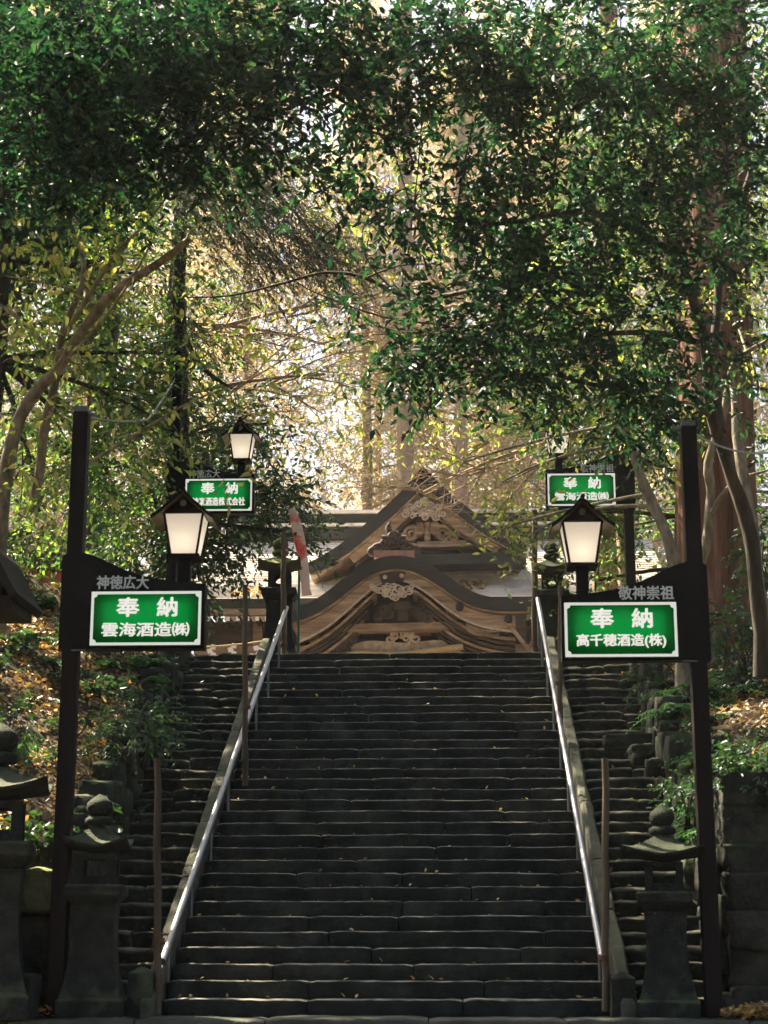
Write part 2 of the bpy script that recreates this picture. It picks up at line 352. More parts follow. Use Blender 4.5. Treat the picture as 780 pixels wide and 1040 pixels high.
# sloping stone kerbs
def kerb(sx, label):
    t = empty('stone_kerb', (sx * 2.16, Y0, 0), label, 'kerb')
    s0 = 0.0; tot = RUN + .3; i = 0
    while s0 < tot - .2:
        L = random.uniform(1.0, 1.7); s1 = min(tot, s0 + L); b = MB(); vs = []; fs = []
        n = 12
        for k in range(n + 1):
            y = Y0 - .25 + s0 + (s1 - .03 - s0) * k / n; zt = (y - Y0) * RISE / RUN + .30; e = .02 if k in (0, n) else 0
            for (dx, dz) in ((-.068, -.5), (-.068, -.03), (-.048, 0), (.048, 0), (.068, -.03), (.068, -.5)):
                p = Vector((sx * 5 + dx * 4, y, dz)); nn = noise.noise(p * 2.2) * .012 + noise.noise(p * 9) * .006
                vs.append((sx * 2.16 + dx * (1 - e * 3) + nn, y, zt + dz * 1.0 + nn - e + (.01 * math.sin(i * 7))))
        for k in range(n):
            for j in range(6):
                j2 = (j + 1) % 6; fs.append((k * 6 + j, k * 6 + j2, (k + 1) * 6 + j2, (k + 1) * 6 + j))
        b.add(vs, fs, 0, False); b.add(vs[:6], [tuple(range(6))]); b.add(vs[-6:], [tuple(range(6))])
        b.build('kerb_slab', M['curb'], t); s0 = s1; i += 1
kerb(-1, 'pale sloping stone kerb along the left side of the central steps')
kerb(1, 'pale sloping stone kerb along the right side of the central steps')

# handrails
def handrail(P0, P1, sx, label):
    P0, P1 = Vector(P0), Vector(P1)
    t = empty('handrail', (P0.x, P0.y, 0), label, 'handrail')
    b = MB(); b.tube([P0, P1], .034, 14); b.build('rail', M['steel'], t)
    for y in (16.55, 17.75, 18.93, 20.12, 21.3, 22.49, 23.67, 24.86, 25.7):
        f = (y - P0.y) / (P1.y - P0.y); f = min(f, .995); p = P0.lerp(P1, f)
        zf = max(0, math.floor((p.y - Y0) / (RUN / NST)) + 1) * RISE / NST
        b = MB(); b.tube([(p.x, p.y, zf - .03), (p.x, p.y, p.z - .02)], .017, 8); b.build('baluster', M['galv'], t)
P = at(165, 977, 16.25); Q = at(291, 617, 25.75); handrail(P, Q, -1, 'steel pipe handrail on the left side of the steps')
P = at(612, 977, 16.25); Q = at(546, 608, 25.75); handrail(P, Q, 1, 'steel pipe handrail on the right side of the steps')

# wooden poles tied beside the rails
def pole(px, ytop, ybot, Y, r, label, tie=None):
    a = at(px, ybot, Y); c = at(px, ytop, Y); z0 = min(a[2], c[2] - .4)
    t = empty('wooden_pole', (a[0], Y, z0), label, 'pole', 'wooden poles tied along the handrails')
    b = MB(); n = 8; pts = [(a[0] + (c[0] - a[0]) * k / n + .006 * math.sin(k * 2.1), Y + .01 * math.sin(k), z0 + (c[2] - z0) * k / n) for k in range(n + 1)]
    b.tube(pts, [r * (1 - .12 * k / n) for k in range(n + 1)], 10, wob=.08); b.build('shaft', M['woodpole'], t)
    if tie:
        b = MB(); tz = at(px, tie, Y)[2]
        for q in range(4): b.tube([(a[0] + math.cos(s) * r * 1.2, Y + math.sin(s) * r * 1.2, tz + q * .014 + .006 * math.sin(s * 2 + q)) for s in np.linspace(0, 6.28, 12)], .005, 5)
        for q in range(3): b.tube([(a[0], Y - r * 1.2, tz), (a[0] + .05 * (q - 1), Y - .05, tz + .03), (a[0] + .07 * (q - 1), Y - .04, tz - .06)], .004, 5)
        b.build('wire_tie', M['wire'], t)
pole(160, 770, 1031, 16.0, .036, 'tall brown wooden pole at the foot of the left handrail', 958)
pole(249, 594, 798, 20.6, .036, 'brown wooden pole halfway up the left handrail', 720)
pole(288, 540, 668, 25.6, .045, 'brown wooden pole at the head of the left handrail', 655)
pole(615, 770, 1027, 16.05, .036, 'tall brown wooden pole at the foot of the right handrail', 975)
pole(569, 594, 742, 21.6, .034, 'brown wooden pole left of the right green sign partway up the right handrail', 695)
pole(543, 518, 665, 25.8, .05, 'lit brown wooden pole at the head of the right handrail', 655)

# small stone posts at the foot of the kerbs
def stone_post(px, Y, h, label):
    p = at(px, 1030, Y); t = empty('stone_post', (p[0], Y, 0), label, 'post')
    b = MB(); b.rings((p[0], Y, -.02), [(.115, 0), (.11, h - .06), (.105, h - .05), (.02, h)], 4); b.build('shaft', M['lantern'], t, .012)
stone_post(143, 16.0, .46, 'short square stone post beside the foot of the left kerb')
stone_post(633, 16.0, .42, 'short square stone post beside the foot of the right kerb')

# ------------------------------------------------------------------ stone lanterns
def lantern(x, y, z, s, label, roofw=.36, rz=0.0, mossy=False, hole='square'):
    t = empty('stone_lantern', (x, y, z), label, 'stone lantern', 'stone lanterns', rz); t.scale = (s, s, s)
    g = M['lantern']; O = (0, 0, 0)
    def put(b, n, m=g, bev=.012): return b.build(n, m, t, bev, world=False)
    b = MB(); b.rings(O, [(.30, 0), (.30, .15), (.27, .18)], 4); put(b, 'base')
    b = MB(); prof = []
    for k in range(13):
        u = k / 12; prof.append((.19 + .085 * (1 - u) ** 3.2 + .02 * u ** 6, .18 + .82 * u))
    b.rings(O, prof, 4); put(b, 'shaft', bev=0)
    b = MB(); b.rings(O, [(.19, 1.0), (.25, 1.07), (.27, 1.09), (.27, 1.17), (.25, 1.19)], 4); put(b, 'platform')
    b = MB(); hz0, hz1 = 1.19, 1.47
    if hole == 'square':
        for sx in (-1, 1):
            for sy in (-1, 1): b.box((sx * .15, sy * .15, (hz0 + hz1) / 2), (.075, .075, hz1 - hz0))
        for q in range(4):
            rt = Matrix.Rotation(q * math.pi / 2, 3, 'Z')
            b.box(rt @ Vector((0, -.152, hz0 + .04)), (.225, .05, .08), rt); b.box(rt @ Vector((0, -.152, hz1 - .025)), (.225, .05, .05), rt)
    else:
        n = 20; r = .075; h = .175; zc = (hz0 + hz1) / 2; hh = (hz1 - hz0) / 2
        for q in range(4):       # a round opening through each face
            rt = Matrix.Rotation(q * math.pi / 2, 3, 'Z'); vs = []; fs = []
            for k in range(n):
                a = 2 * math.pi * k / n; cx, cz = math.cos(a), math.sin(a); m = max(abs(cx), abs(cz))
                vs += [rt @ Vector((cx / m * h, -h, zc + cz / m * hh)), rt @ Vector((cx * r, -h, zc + cz * r)), rt @ Vector((cx * r, -h + .05, zc + cz * r))]
            for k in range(n):
                k2 = (k + 1) % n; fs += [(k * 3, k2 * 3, k2 * 3 + 1, k * 3 + 1), (k * 3 + 1, k2 * 3 + 1, k2 * 3 + 2, k * 3 + 2)]
            b.add(vs, fs)
    put(b, 'fire_box', bev=0)
    # roof with lifted corners
    b = MB(); n = 9; vs = []; fs = []; W = roofw
    def rz_(u, v, top):
        m = max(abs(u), abs(v)); c = (abs(u) * abs(v)) ** 1.5
        return (1.47 + .24 * (1 - m) ** 1.3 + .03 + .085 * c + .045 if top else 1.47 + .05 * m + .085 * c)
    for top in (True, False):
        for i in range(n):
            for j in range(n):
                u, v = 2 * i / (n - 1) - 1, 2 * j / (n - 1) - 1; vs.append((u * W, v * W, rz_(u, v, top)))
    q = n * n
    for i in range(n - 1):
        for j in range(n - 1):
            a = i * n + j; fs.append((a, a + n, a + n + 1, a + 1)); fs.append((q + a, q + a + 1, q + a + n + 1, q + a + n))
    for i in range(n - 1):
        for (a, c) in ((i * n, (i + 1) * n), (i * n + n - 1, (i + 1) * n + n - 1), (i, i + 1), ((n - 1) * n + i, (n - 1) * n + i + 1)): fs.append((a, c, q + c, q + a))
    b.add(vs, fs, 0, False); put(b, 'roof', M['moss'] if mossy else g, 0)
    b = MB(); b.rings(O, [(.11, 1.74), (.13, 1.76), (.13, 1.80), (.09, 1.82)], 16, 0, 0, True)
    b.rings(O, [(.06, 1.815), (.105, 1.85), (.125, 1.90), (.115, 1.95), (.07, 1.99), (.012, 2.03)], 16, 0, 0, True); put(b, 'jewel', M['moss'] if mossy else g, 0)
    return t
lantern(*at(93, 1031, 16.0)[:2], 0.0, .985, 'dark stone lantern behind the left front sign post', .30, R(4))
lantern(*at(680, 1031, 16.0)[:2], 0.0, .93, 'dark stone lantern with upturned roof corners beside the right front sign post', .40, R(-8))
p = at(-14, 1031, 15.75); lantern(p[0], p[1], 0.0, 1.30, 'dark stone lantern cut by the left edge of the photo', .36, R(10))
p = at(283, 680, 26.6); lantern(p[0], p[1], 4.82, 1.03, 'mossy stone lantern with round opening at the head of the left handrail', .33, R(2), True, 'round')
p = at(563, 680, 26.6); lantern(p[0], p[1], 4.82, .98, 'shaded stone lantern behind the right lamp at the top of the steps', .33, R(-3), False, 'round')
b = MB()
p = at(14, 1015, 15.68); b.rock((p[0], 15.72, .18), (.42, .3, .42), .1, 3.3, n=3, boxy=.85); b.build('boulder', M['rock']); tag(bpy.data.objects['boulder'], 'squared dark stone block at the bottom left corner', 'stone')
p = at(33, 905, 16.0); b = MB(); b.rock((p[0], 16.15, p[2]), (.55, .5, .42), .2, 8.3); o = b.build('boulder', M['moss']); tag(o, 'rounded mossy boulder on the left retaining wall behind the lanterns', 'boulder')

# ------------------------------------------------------------------ retaining walls of the banks
def rubble(name, label, pts):
    t = MB()
    for i, (c, sz) in enumerate(pts): t.rock(c, sz, .16, i * 1.73 + len(pts), n=2, boxy=.72)
    o = t.build(name, M['rock']); tag(o, label, 'stone wall'); return o
for sx, lab in ((-1, 'rough rubble stone wall edging the left bank beside the steps'), (1, 'rough rubble stone wall edging the right bank beside the steps')):
    pts = []; y = 16.4
    while y < 26:
        k = (y - 16) / 9.6; h = (1.02 - .75 * k) if sx < 0 else (1.1 - 1.0 * k); h = max(h, .3); z = float(stair_z(y)) - .2; top = float(stair_z(y)) + h
        while z < top:
            s = random.uniform(.24, .42); pts.append(((sx * (float(edge_x(y)) + .17 + random.uniform(-.06, .08)), y + random.uniform(-.1, .1), z + s * .4), (random.uniform(.3, .5), random.uniform(.35, .6), s * 1.1))); z += s * .8
        y += random.uniform(.3, .48)
    rubble('rubble_wall', lab, pts)
for sx, lab in ((-1, 'dark stacked stone wall facing forward behind the left lanterns'), (1, 'tall dark block wall behind the right front sign post')):
    pts = []; z = -.05; tops = 1.0 if sx < 0 else 2.05
    while z < tops:
        h = random.uniform(.26, .4); x = 3.05
        if sx > 0: x = 3.12
        while x < 8:
            L = random.uniform(.4, .8); pts.append(((sx * (x + L / 2), 16.32 + random.uniform(-.04, .05), z + h / 2), (L * 1.08, .5, h * 1.08))); x += L
        z += h * .98
    t = MB()
    for i, (c, sz) in enumerate(pts): t.rock(c, sz, .13, i * 1.31 + 7, n=3, boxy=.86)
    o = t.build('block_wall', M['rock']); tag(o, lab, 'stone wall')
b = MB(); p = at(650, 700, 22); b.rock(at(655, 768, 21.6), (.42, .5, .28), .3, 2.2); b.rock(at(668, 790, 21.2), (.34, .4, .45), .3, 5.2); b.rock(at(640, 755, 21.9), (.7, .4, .22), .1, 9.9, boxy=.85)
o = b.build('edge_rocks', M['rock']); o.name = 'rock_pile'; tag(o, 'pile of squared rocks at the right edge of the right rough steps', 'rocks')

# ------------------------------------------------------------------ lantern signs
def lettering(name, s, x0, x1, z0, z1, y, mat, parent, bold=0.02, gap=1.0, shear=0.0):
    fat = bold * (z1 - z0) * .75
    c = bpy.data.curves.new(name, 'FONT'); c.body = s; c.size = 1; c.offset = 0; c.extrude = 0.01; c.space_character = gap; c.resolution_u = 3; c.shear = shear
    o = bpy.data.objects.new(name, c); COL.objects.link(o); bpy.context.view_layer.update()
    me = bpy.data.meshes.new_from_object(o.evaluated_get(bpy.context.evaluated_depsgraph_get()))
    bpy.data.objects.remove(o); bpy.data.curves.remove(c)
    co = np.empty(len(me.vertices) * 3); me.vertices.foreach_get('co', co); co = co.reshape(-1, 3)
    lo, hi = co.min(0), co.max(0); q = np.empty_like(co)
    q[:, 0] = x0 + (co[:, 0] - lo[0]) / (hi[0] - lo[0]) * (x1 - x0); q[:, 2] = z0 + (co[:, 1] - lo[1]) / (hi[1] - lo[1]) * (z1 - z0); q[:, 1] = y - co[:, 2] * .2
    # strokes are fattened by overlaying shifted copies, each a hair further forward
    F0 = [tuple(p.vertices) for p in me.polygons]; V = []; F = []
    for k, (dx, dz) in enumerate(((0, 0), (fat, 0), (-fat, 0), (0, fat * .7), (0, -fat * .7), (fat * .7, fat * .5), (-fat * .7, -fat * .5))):
        o_ = len(V); V += [(p[0] + dx, p[1] - .0004 * k, p[2] + dz) for p in q]; F += [tuple(i + o_ for i in f) for f in F0]
    bpy.data.meshes.remove(me); me = bpy.data.meshes.new(name); me.from_pydata(V, [], F); me.materials.append(mat); me.update()
    return link(name, me, parent, world=False)
def panelmat():
    m, t, out = newmat('green_sign_acrylic'); L = t.links
    tl = N(t, 'BsdfTranslucent'); tl.inputs[0].default_value = (0.002, .46, .075, 1); d = N(t, 'BsdfDiffuse'); d.inputs[0].default_value = (.001, .10, .022, 1)
    mx = N(t, 'MixShader'); mx.inputs[0].default_value = .8; L.new(d.outputs[0], mx.inputs[1]); L.new(tl.outputs[0], mx.inputs[2]); L.new(mx.outputs[0], out.inputs[0]); return m
M['panel'] = panelmat()
M['panelwhite'] = emit('lit_white_acrylic', lin(212, 216, 204), EK)
M['letter'] = emit('lit_white_letters', lin(240, 236, 226), EK)
def panemat():
    m, t, out = newmat('lit_frosted_glass'); L = t.links; e = N(t, 'Emission'); e.inputs[0].default_value = (*lin(205, 190, 170), 1); e.inputs[1].default_value = .62 * EK
    tl = N(t, 'BsdfTranslucent'); tl.inputs[0].default_value = (.85, .82, .76, 1); a_ = N(t, 'AddShader'); L.new(e.outputs[0], a_.inputs[0]); L.new(tl.outputs[0], a_.inputs[1])
    gl = N(t, 'BsdfGlossy'); gl.inputs[1].default_value = .12; mx = N(t, 'MixShader'); mx.inputs[0].default_value = .05; L.new(a_.outputs[0], mx.inputs[1]); L.new(gl.outputs[0], mx.inputs[2]); L.new(mx.outputs[0], out.inputs[0]); return m
M['pane'] = panemat(); M['bulb'] = emit('lamp_bulb', (1, .86, .66), 7.5 * EK)
M['tube'] = emit('fluorescent_tube', (1, 1, .92), .8 * EK)
def sign_unit(base, zb, ztop, dr, sc, label, head, line2, seed, lift=0.0):
    t = empty('lantern_sign', base, label, 'sign', 'lit green lantern signs'); t.scale = (sc, sc, sc)
    put = lambda b, n, m, par=t, bev=0.0: b.build(n, m, par, bev, world=False)
    b = MB(); b.box((0, 0, ztop / 2 - .05), (.15, .15, ztop + .1)); put(b, 'pole', M['brownpole'], t, .008)
    b = MB(); b.box((0, 0, ztop + .03), (.13, .13, .05)); b.tube([(.0, -.03, ztop - .02), (dr * .14, -.03, ztop - .02)], .025, 8); put(b, 'pole_cap', M['galv'])
    # swooping bracket board
    up = [(.10, .93), (.2, .90), (.3, .855), (.4, .805), (.5, .76), (.62, .715), (.75, .68), (.9, .652), (1.05, .635), (1.27, .622)]
    poly = [(-.11, zb), (1.275, zb)] + [(x, zb + z) for x, z in up[::-1]] + [(-.02, zb + .955), (-.11, zb + .90)]
    if dr < 0: poly = [(-x, z) for x, z in poly][::-1]
    b = MB(); b.prism(poly, -.085, .085)
    for (bx, bz) in ((-.04, .85), (-.04, .05), (.05, .45), (1.2, .58)): b.ell((dr * bx, -.087, zb + bz), (.012, .008, .012), 0, 8, 4)
    put(b, 'bracket_board', M['blackmetal'])
    b = MB(); b.tube([(dr * .02, -.1, zb - .015), (dr * .16, -.12, zb - .015)], .008, 6); put(b, 'stay_rod', M['galv'])
    # light box: casing, tube, green panel, border, lettering
    xa, xb = (.205, 1.25) if dr > 0 else (-1.25, -.205); z0, z1 = zb + .02, zb + .535; yF = -.165
    b = MB()
    for (x, z, sx, sz) in (((xa + xb) / 2, z0 + .01, xb - xa, .02), ((xa + xb) / 2, z1 - .01, xb - xa, .02), (xa + .01, (z0 + z1) / 2, .02, z1 - z0 - .042), (xb - .01, (z0 + z1) / 2, .02, z1 - z0 - .042)):
        b.box((x, -.126, z), (sx, .077, sz))
    box = put(b, 'light_box', M['blackmetal'])
    b = MB(); b.add([(xa + .021, -.0875, z0 + .021), (xb - .021, -.0875, z0 + .021), (xb - .021, -.0875, z1 - .021), (xa + .021, -.0875, z1 - .021)], [(0, 1, 2, 3)]); put(b, 'reflector', M['white'], box)
    b = MB(); b.box(((xa + xb) / 2, -.096, z0 + .30), (xb - xa - .22, .008, .26)); put(b, 'lamp_tube', M['tube'], box)
    bw = .026; nr = .032
    ia, ib, ja, jb = xa + bw, xb - bw, z0 + bw, z1 - bw
    inner = []
    for (cx, cz, a0) in ((ia, ja, 90), (ib, ja, 180), (ib, jb, 270), (ia, jb, 0)):      # concave corner notches
        for k in range(5):
            a = R(a0 - 90 * k / 4); inner.append((cx + nr * math.cos(a), cz + nr * math.sin(a)))
    outer = [(xa, z0)] * 5 + [(xb, z0)] * 5 + [(xb, z1)] * 5 + [(xa, z1)] * 5
    n = 20; vs = [(x, yF, z) for x, z in outer] + [(x, yF, z) for x, z in inner]
    b = MB(); fs = []
    for i in range(n):
        j = (i + 1) % n
        fs.append((i, j, n + j, n + i) if outer[i] != outer[j] else (i, n + j, n + i))
    b.add(vs, fs); put(b, 'border', M['panelwhite'], box)
    b = MB(); b.add([(xa + .002, yF + .004, z0 + .002), (xb - .002, yF + .004, z0 + .002), (xb - .002, yF + .004, z1 - .002), (xa + .002, yF + .004, z1 - .002)], [(0, 1, 2, 3)]); pn = put(b, 'green_panel', M['panel'], box)
    lettering('lettering', '奉', xa + .245, xa + .455, z0 + .275, z0 + .455, yF - .001, M['letter'], box, .05)
    lettering('lettering', '納', xa + .63, xa + .815, z0 + .275, z0 + .455, yF - .001, M['letter'], box, .045)
    lettering('lettering', line2, xa + .11, xb - .11, z0 + .085, z0 + .215, yF - .001, M['letter'], box, .04)
    hx = (.235, .73) if dr > 0 else (-.73, -.215)
    lettering('header_lettering', head, hx[0], hx[1], zb + .575, zb + .705, -.087, M['greymetal'], t, .035)
    # hanging-temple lamp on the free end
    lx = dr * 1.06; lz = zb + .625; lamp = MB()
    lamp.box((lx, 0, lz + .11 + lift / 2), (.09, .09, .24 + lift)); lz += lift
    lamp.box((lx, 0, lz + .11), (.115, .115, .24)); lamp = put(lamp, 'lamp', M['blackmetal'], t, .006)
    zb1, zt1 = lz + .25, lz + .63; wb, wt = .125, .185
    b = MB(); b.rings((lx, 0, 0), [(.07, zb1 - .03), (wb + .02, zb1 - .03), (wb + .025, zb1)], 4); b.rings((lx, 0, 0), [(wt + .012, zt1), (wt + .03, zt1 + .004), (wt + .03, zt1 + .03)], 4)
    for sx in (-1, 1):
        for sy in (-1, 1): b.tube([(lx + sx * wb, sy * wb, zb1), (lx + sx * wt, sy * wt, zt1)], .013, 6)
    put(b, 'lamp_frame', M['blackmetal'], lamp)
    for q in range(4):
        rt = Matrix.Rotation(q * math.pi / 2, 3, 'Z'); P = [rt @ Vector(v) + Vector((lx, 0, 0)) for v in ((-wb, -wb, zb1), (wb, -wb, zb1), (wt, -wt, zt1), (-wt, -wt, zt1))]
        b = MB(); b.add(P, [(0, 1, 2, 3)]); put(b, 'glass_pane', M['pane'], lamp)
    b = MB(); b.ell((lx, 0, zb1 + .13), (.035, .035, .05), 0, 12, 8); put(b, 'bulb', M['bulb'], lamp)
    zr = zt1 + .02
    half = [(.30, -.06), (.265, -.035), (.21, .005), (.15, .06), (.09, .112), (.04, .168), (.0, .192)]
    A = [(lx - x, zr + z) for x, z in half] + [(lx + x, zr + z) for x, z in half[-2::-1]]
    B = [(lx - x * .985, zr + z - .022) for x, z in half] + [(lx + x * .985, zr + z - .022) for x, z in half[-2::-1]]
    b = MB(); b.ribbon(A, B, -.30, .30); b.tube([(lx, -.34, zr + .20), (lx, .34, zr + .20)], .022, 8); put(b, 'lamp_roof', M['blackmetal'], lamp)
    B2 = [(lx - x * .97, zr + z - .026) for x, z in half] + [(lx + x * .97, zr + z - .026) for x, z in half[-2::-1]]
    b = MB(); b.ribbon(B2, [(x, z - .006) for x, z in B2], -.285, .285); put(b, 'lamp_soffit', M['lampgold'], lamp)
    for sy in (-1, 1):
        poly = [(x, z - .03) for x, z in B if abs(x - lx) < .24]; poly = poly[::-1]; poly = [(lx - .19, zr - .0), (lx + .19, zr - .0)] + [q for q in poly if q[1] > zr]
        b = MB(); b.prism(poly, sy * .2 - .012, sy * .2 + .012); put(b, 'lamp_gable', M['blackmetal'], lamp)
    b = MB(); b.tube([(lx, -.212, zr + .075), (lx, -.225, zr + .075)], .031, 14); put(b, 'emblem', M['lampgold'], lamp)
    return t
pL = at(79, 657, 15.9); pR = at(704, 669, 15.9)
sign_unit((-2.995, 15.9, 0), 3.345, 5.7, 1, 1.0, 'left front lit green sign with lamp on a tall dark pole', '神徳広大', '雲海酒造㈱', 1, .03)
sign_unit((2.92, 15.9, 0), 3.21, 5.49, -1, 1.0, 'right front lit green sign with lamp on a tall dark pole', '敬神崇祖', '高千穂酒造(株)', 2, .05)
SY = 25.0; s = .97
p = at(176, 523, SY); zb_ = (p[2] - 4.2) / s; sign_unit((p[0], SY, 4.2), zb_, (at(178, 381, SY)[2] - 4.2) / s, 1, s, 'left rear lit green sign half behind yellow leaves at the top of the steps', '神徳広大', '神楽酒造株式会社', 3)
p = at(638, 517, SY); zb_ = (p[2] - 4.2) / s; sign_unit((p[0], SY, 4.2), zb_, (p[2] - 4.2) / s + 1.9, -1, s, 'right rear lit green sign half behind leaves at the top of the steps', '敬神崇祖', '雲海酒造㈱', 4)
# wires
def cable(name, label, pts, r=.011):
    b = MB(); b.tube(pts, r, 6); o = b.build(name, M['cable']); tag(o, label, 'cable')
def sag(a, c, s, n=12): return [tuple(np.array(a) * (1 - k / n) + np.array(c) * k / n - np.array([0, 0, 4 * s * k / n * (1 - k / n)])) for k in range(n + 1)]
A_ = at(84, 422, 15.9); B_ = at(150, 426, 20); C_ = at(178, 384, 25)
cable('cable', 'pale cable from the left front pole top to the left rear pole', sag(A_, B_, .04) + sag(B_, C_, .03)[1:])
cable('cable', 'pale cable running right from the right front pole top', sag(at(704, 440, 15.9), at(800, 455, 18), .12))

# ------------------------------------------------------------------ shrine hall
def xz(pts, Y, ox=280, oy=470, k=780 / 270):
    return [(lambda p: (float(p[0]), float(p[2])))(at(ox + x / k, oy + y / k, Y)) for x, y in pts]
def smooth_curve(pts, n=8):
    out = []; P = [pts[0]] + list(pts) + [pts[-1]]
    for i in range(1, len(P) - 2):
        p0, p1, p2, p3 = (np.array(P[i + d]) for d in (-1, 0, 1, 2))
        for k in range(n):
            t = k / n; out.append(tuple(.5 * ((2 * p1) + (-p0 + p2) * t + (2 * p0 - 5 * p1 + 4 * p2 - p3) * t * t + (-p0 + 3 * p1 - 3 * p2 + p3) * t ** 3)))
    out.append(tuple(pts[-1])); return out
def offs(c, d):
    """curve moved along its own normal (downwards positive)"""
    out = []; n = len(c)
    for i in range(n):
        a = np.array(c[max(i - 1, 0)]); b_ = np.array(c[min(i + 1, n - 1)]); t = (b_ - a) / (np.linalg.norm(b_ - a) + 1e-9); out.append((c[i][0] + t[1] * d, c[i][1] - t[0] * d))
    return out
YK = 40.0
hall = empty('shrine_hall', (-.4, YK + 3, 4.82), 'old wooden shrine hall with curved front gable and grey roof above the steps', 'shrine')
def H(b, n, m, par=hall, bev=0.0): return b.build(n, m, par, bev)
kc = smooth_curve(xz([(34, 432), (70, 422), (110, 404), (155, 374), (200, 338), (250, 302), (300, 281), (350, 273), (400, 278), (450, 298), (500, 328), (550, 362), (600, 386), (660, 396), (738, 396)], YK))
b = MB(); b.ribbon(kc, offs(kc, .31), YK, YK + 3.2, 0, 1); kar = H(b, 'curved_roof', [M['roofdark'], M['roof']])
b = MB(); b.ribbon(offs(kc, .313), offs(kc, .355), YK + .07, YK + 2.6); H(b, 'eave_board', M['wood'], kar)
n = len(kc)
def part_of(c, a, e): return c[int(a * n):int(e * n)]
def fan(c0, d, f=.45):
    """offset that opens out towards the two ends of the curve"""
    out = []; k = len(c0)
    for i in range(k):
        e = abs(2 * i / (k - 1) - 1); a = np.array(c0[max(i - 1, 0)]); b_ = np.array(c0[min(i + 1, k - 1)]); t_ = (b_ - a) / (np.linalg.norm(b_ - a) + 1e-9); dd = d * (1 + f * e * e * (1 if d > .3 else 0)); out.append((c0[i][0] + t_[1] * dd, c0[i][1] - t_[0] * dd))
    return out
F0_, F1_ = fan(kc, .36, .1), fan(kc, .55, .42)
for lo, hi in ((.03, .455), (.515, .965)):
    b = MB(); b.ribbon(part_of(F0_, lo, hi), part_of(F1_, lo, hi), YK + .16, YK + .28); H(b, 'bargeboard', M['wood'], kar)
    b = MB(); b.ribbon([(x, z - .004) for x, z in part_of(F1_, lo, hi)], [(x, z - .03) for x, z in part_of(fan(kc, .565, .43), lo, hi)], YK + .13, YK + .24); H(b, 'bargeboard_edge', M['woodpale'], kar)
A = part_of(offs(kc, .36), .41, .56); Bq = part_of(offs(kc, .60), .41, .56); b = MB(); b.ribbon(A, Bq, YK + .12, YK + .16)
for fx in (.435, .535):
    q = offs(kc, .46)[int(fx * n)]; b.ell((q[0], YK + .11, q[1]), (.06, .03, .06), 1, 10, 6)
H(b, 'crown_plate', [M['blackwood'], M['woodpale']], kar)
for k in range(6):       # stepped, recessing eave layers under the bargeboard, open in the middle
    d0 = .63 + k * .075; c0 = fan(kc, d0, .5); c1 = fan(kc, d0 + .05, .5)
    for lo, hi in ((int(n * .02), int(n * (.37 - .035 * k))), (int(n * (.62 + .035 * k)), int(n * .97))):
        b = MB(); b.ribbon(c0[lo:hi], c1[lo:hi], YK + .34 + k * .10, YK + 3.0); H(b, 'eave_layer', M['wooddark'] if k % 3 else M['wood'], kar)
b = MB(); c0 = offs(kc, .62); b.ribbon(c0[int(n * .3):int(n * .72)], offs(c0, .05)[int(n * .3):int(n * .72)], YK + .5, YK + 3.0); H(b, 'eave_ceiling', M['blackwood'], kar)  # near-black wood, the shade under the arch put into its colour
b = MB(); q = xz([(190, 580), (570, 580), (480, 400), (430, 350), (330, 340), (260, 400)], YK + 1.6); b.prism([(x, z) for x, z in q], YK + 1.6, YK + 1.7); H(b, 'transom', M['blackwood'], hall)  # dark back of the opening, recess shade painted as black wood
# right eave corner seen from the side
q1 = xz([(738, 400), (735, 545), (690, 455), (720, 405)], YK)
b = MB(); b.prism([q1[2], q1[1], q1[0], q1[3]][::1], YK + .2, YK + .45); H(b, 'corner_board', M['wooddark'], kar)
a_ = xz([(672, 455), (742, 545)], YK); b = MB(); b.tube([(a_[0][0], YK + .1, a_[0][1]), (a_[1][0], YK + .15, a_[1][1])], .05, 8); H(b, 'corner_rafter', M['wood'], kar)
for (zx, zy) in ((540, 420), (683, 458)):
    q = xz([(zx, zy)], YK)[0]; b = MB(); b.tube([(q[0], YK + .02, q[1]), (q[0], YK + .2, q[1])], .10, 12); H(b, 'nail_cover', M['roofdark'], kar)
# carved pendant under the crown, frog-leg strut, beams
def scroll(b, c, y, r, turns=1.6, flip=1, th=.05, a0=0.0, mi=0):
    pts = []; rad = []
    for k in range(26):
        u = k / 25; a = a0 + flip * u * turns * 2 * math.pi; rr = r * (1 - .82 * u); pts.append((c[0] + math.cos(a) * rr, y - .03 * u, c[1] + math.sin(a) * rr)); rad.append(th * (1 - .5 * u))
    b.tube(pts, rad, 6, mi)
def carving(b, pts, y, r, th, seed):
    rnd = random.Random(seed)
    for (x, z) in pts:
        scroll(b, (x, z), y, r * rnd.uniform(.7, 1.2), rnd.uniform(1.1, 1.7), rnd.choice((-1, 1)), th, rnd.uniform(0, 6))
pq = xz([(282, 362), (300, 372), (318, 366), (322, 384), (342, 372), (342, 392), (360, 366), (366, 384), (384, 372), (398, 362), (345, 360), (328, 360)], YK)
b = MB(); carving(b, pq + [(x + .07, z - .03) for x, z in pq[:-3]], YK + .03, .085, .024, 3); o_ = xz([(285, 360), (345, 397), (408, 360)], YK); b.prism([o_[0], o_[1], o_[2]], YK + .06, YK + .12, 1); H(b, 'pendant_carving', [M['woodpale'], M['wooddark']], kar)
b = MB(); q = xz([(196, 473), (562, 466), (562, 490), (196, 497)], YK + .6); b.prism([q[3], q[2], q[1], q[0]], YK + .55, YK + .95); H(b, 'beam', M['wood'], hall, .03)
b = MB(); q = xz([(358, 430), (390, 430), (388, 466), (360, 466)], YK + .6); b.prism([q[3], q[2], q[1], q[0]], YK + .5, YK + .8); q = xz([(352, 408), (394, 408), (396, 432), (350, 432)], YK + .6); b.prism([q[3], q[2], q[1], q[0]], YK + .48, YK + .8)
